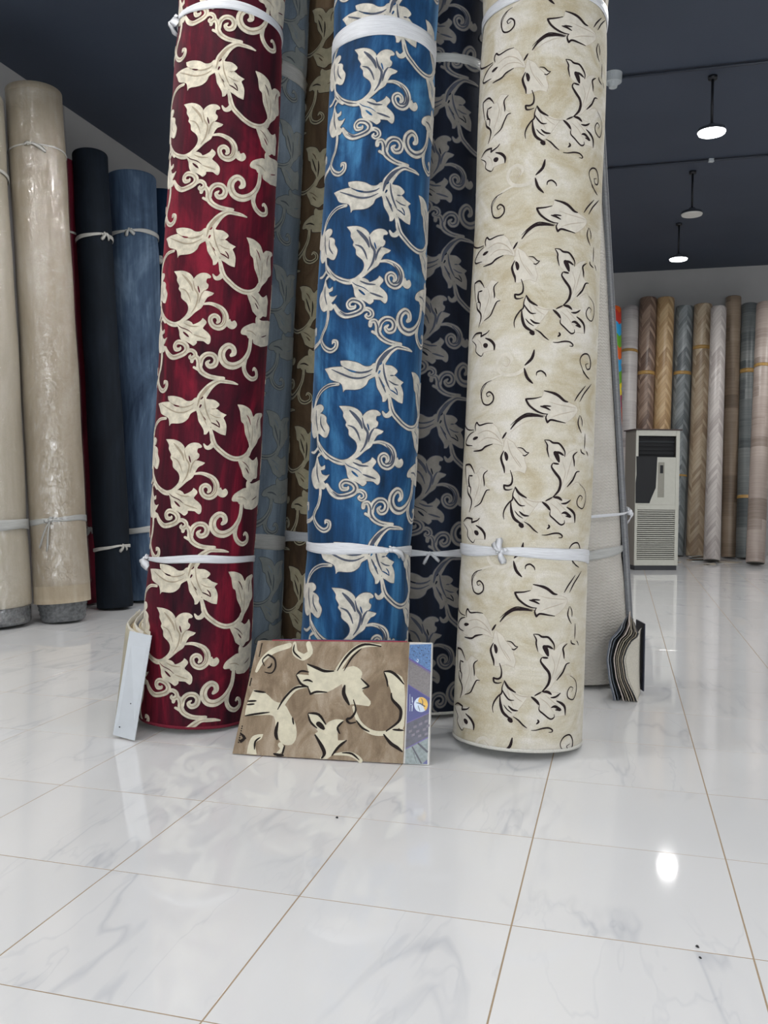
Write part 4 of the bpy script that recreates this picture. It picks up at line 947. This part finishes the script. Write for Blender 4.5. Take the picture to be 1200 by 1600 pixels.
prof = [(x0 + .0, .022), (x0 - .01, .10), (x0 - .06, .22), (x0 - .10, .36), (x0 - .12, .52), (x0 - .13, .68), (x0 - .145, .80)]
page_stack(t, 'p', prof, .004, .46, lambda f, s: .075 * f * (1 - .6 * s), .095, [(176, 170, 150), (206, 202, 190), (150, 134, 104), (196, 184, 156), (214, 210, 200), (120, 122, 128), (190, 178, 150), (206, 200, 184)])
bm = bmesh.new(); SX = .02; q = [(-1.2416 + 1.18 + SX, 3.985 - 3.97 - .01, .012), (-1.1255 + 1.18 + SX, 3.915 - 3.97, .004), (-1.066 + 1.18 + SX, 4.0 - 3.97 - .02, .468), (-1.172 + 1.18 + SX, 4.03 - 3.97 - .03, .486)]
nrm = (Vector(q[1]) - Vector(q[0])).cross(Vector(q[3]) - Vector(q[0])).normalized(); nrm = nrm if nrm.y < 0 else -nrm
a_ = [bm.verts.new(Vector(p) + nrm * .016) for p in q]; b_ = [bm.verts.new(Vector(p) + nrm * .011) for p in q]; bm.faces.new(a_); bm.faces.new(b_[::-1])
for i in range(4): bm.faces.new((a_[i], a_[(i + 1) % 4], b_[(i + 1) % 4], b_[i]))
bmesh.ops.recalc_face_normals(bm, faces=bm.faces[:]); bmesh.ops.bevel(bm, geom=bm.edges[:], offset=.001, segments=1, affect='EDGES')
cv = bm_obj('white_cover', bm, M_WHITE, t)
def qpt(s, v, o): a, b, c, d = map(Vector, q); return a * (1 - s) * (1 - v) + b * s * (1 - v) + c * s * v + d * (1 - s) * v + nrm * o
bm = bmesh.new()
for s_, v_ in ((.60, .46), (.58, .33), (.25, .09)): bmesh.ops.create_icosphere(bm, subdivisions=2, radius=.0032, matrix=Matrix.Translation(qpt(s_, v_, .0165)))
bm_obj('rivet', bm, AC_D, cv)

# fanned book leaning on the embossed roll
t = empty('sample_book', (1.36, 4.72, 0)); tag(t, 'carpet sample book standing fanned open beside the embossed ivory roll', 'sample book')
LEFT = [(0, -.104), (.14, -.135), (.23, -.146), (.33, -.132), (.385, -.085), (.42, -.062)]; RIGHT = [(0, .016), (.14, -.046), (.23, -.060), (.28, -.046), (.33, -.02), (.36, .019)]
def lerp_list(L_, z):
    if z <= L_[0][0]: return L_[0][1]
    for (a, x), (b, y) in zip(L_, L_[1:]):
        if z <= b: f = (z - a) / (b - a); f = f * f * (3 - 2 * f) * .4 + f * .6; return x + (y - x) * f
    return L_[-1][1]
def fan_page(c, g, top, dx, depth, y0, label=None, th=.0032):
    vs, fs = [], []; n, m = 7, 20
    for sgn in (-1, 1):
        for j in range(m + 1):
            z = .003 + (top - .003) * j / m; near = lerp_list(LEFT, z) * (1 - g) + lerp_list(RIGHT, z) * g
            for k in range(n + 1):
                s_ = k / n; far = dx; x = near + (far - near) * s_ ** 1.15; vs.append((x + sgn * th, y0 + s_ * depth, .003 + (z - .003) * (1 + .07 * s_)))
    w = n + 1; h = w * (m + 1)
    for j in range(m):
        for k in range(n): a = j * w + k; fs.append((a, a + w, a + 1 + w, a + 1)); fs.append((a + h, a + 1 + h, a + 1 + w + h, a + w + h))
        for k in (0, n): a = j * w + k; fs.append((a, a + w, a + w + h, a + h))
    for k in range(n): fs.append((k, k + 1, k + 1 + h, k + h)); a = m * w + k; fs.append((a, a + 1, a + 1 + h, a + h))
    o = mesh_obj('sample_page', vs, fs, plain('fan_page_cloth', c, .9, 0, 220, .2, .3), t, True)
    if label: o['label'] = label
cols = [(96, 102, 112), (140, 144, 152), (80, 86, 94), (188, 176, 168), (120, 112, 100), (160, 150, 132), (96, 92, 86), (150, 140, 124), (72, 74, 76)]
gs = [0, .07, .2, .42, .55, .66, .78, .89, .98]; tops = [.385, .40, .40, .425, .40, .385, .39, .375, .37]
for c, g, tp_ in zip(cols, gs, tops): fan_page(c, g, tp_, .03 + .03 * g, .26 - .03 * g, -.02 + .02 * (1 - g))
fan_page((206, 201, 188), 1.02, .345, .088, .20, -.026, 'ivory page turned to face the camera', .0025)
bm = bmesh.new(); box(bm, .094, .102, .14, .30, .02, .40, .002); o = bm_obj('back_cover', bm, plain('navy_cover', (30, 34, 52), .5), t); o['label'] = 'dark navy cover'

# ---------------------------------------------------------------- bits on the floor
random.seed(11)
t = empty('offcut_bundle', (4.86, 13.55, 0), .3); tag(t, 'small bundle of silvery offcuts on the floor right of the air conditioner', 'offcuts')
OC = [plain('silver_offcut', (190, 194, 192), .35), plain('dark_offcut', (60, 68, 70), .5), plain('brown_offcut', (120, 98, 74), .6)]
for i in range(7):
    bm = bmesh.new(); L = random.uniform(.22, .4); a = random.uniform(-.5, .5); ca, sa = math.cos(a), math.sin(a)
    box(bm, -L / 2, L / 2, -.02, .02, 0, .008, .001)
    for v in bm.verts: x, y = v.co.x, v.co.y; v.co = Vector((x * ca - y * sa + random.uniform(-.002, .002), x * sa + y * ca + (i - 3) * .02, v.co.z + i * .0095 + .25 * abs(x) * .15 * (i > 2)))
    bm_obj('strip', bm, OC[i % 3], t)
SCRAP = plain('pale_vinyl_scrap', (176, 166, 150), .6)
for i, (x, y, w, d, r) in enumerate([(4.82, 12.92, .22, .1, .3), (5.22, 13.25, .34, .07, -.1), (4.45, 13.2, .12, .08, .8), (5.62, 13.2, .2, .07, .2)]):
    bm = bmesh.new(); n = 8; tp, bt = [], []
    for k in range(n):
        a = 2 * PI * k / n; rr = 1 + .25 * math.sin(k * 2.3 + i); z = .006 + .012 * max(0, math.sin(a * 2 + i))
        tp.append(bm.verts.new((w / 2 * rr * math.cos(a), d / 2 * rr * math.sin(a), z + .004))); bt.append(bm.verts.new((w / 2 * rr * math.cos(a), d / 2 * rr * math.sin(a), max(0, z - .006))))
    bm.faces.new(tp); bm.faces.new(bt[::-1])
    for k in range(n): bm.faces.new((bt[k], bt[(k + 1) % n], tp[(k + 1) % n], tp[k]))
    o = bm_obj('vinyl_scrap', bm, SCRAP); o.location = (x, y, 0); o.rotation_euler = (0, 0, r)
    tag(o, ['pale scrap of vinyl in front of the pale chevron roll', 'long pale vinyl scrap at the foot of the right-hand rolls', 'tiny vinyl scrap beside the base of the air conditioner', 'pale vinyl scrap near the charcoal and brown rolls'][i], 'scrap', 'scraps below the far rolls')
for i, (x, y, r) in enumerate([(.8068, 2.1916, .0045), (.795, 2.14, .0035), (-.155, 3.03, .005)]):
    bm = bmesh.new(); bmesh.ops.create_icosphere(bm, subdivisions=2, radius=r)
    for v in bm.verts: v.co += v.co * noise.noise(v.co * 300) * .8; v.co.z *= .5
    o = bm_obj('dirt_crumb', bm, AC_D); o.location = (x, y, r * .45); tag(o, ['dark crumb on the tile joint near the lower right', 'smaller dark crumb just in front of the other one', 'dark crumb on the joint in front of the sample book'][i], 'crumb')
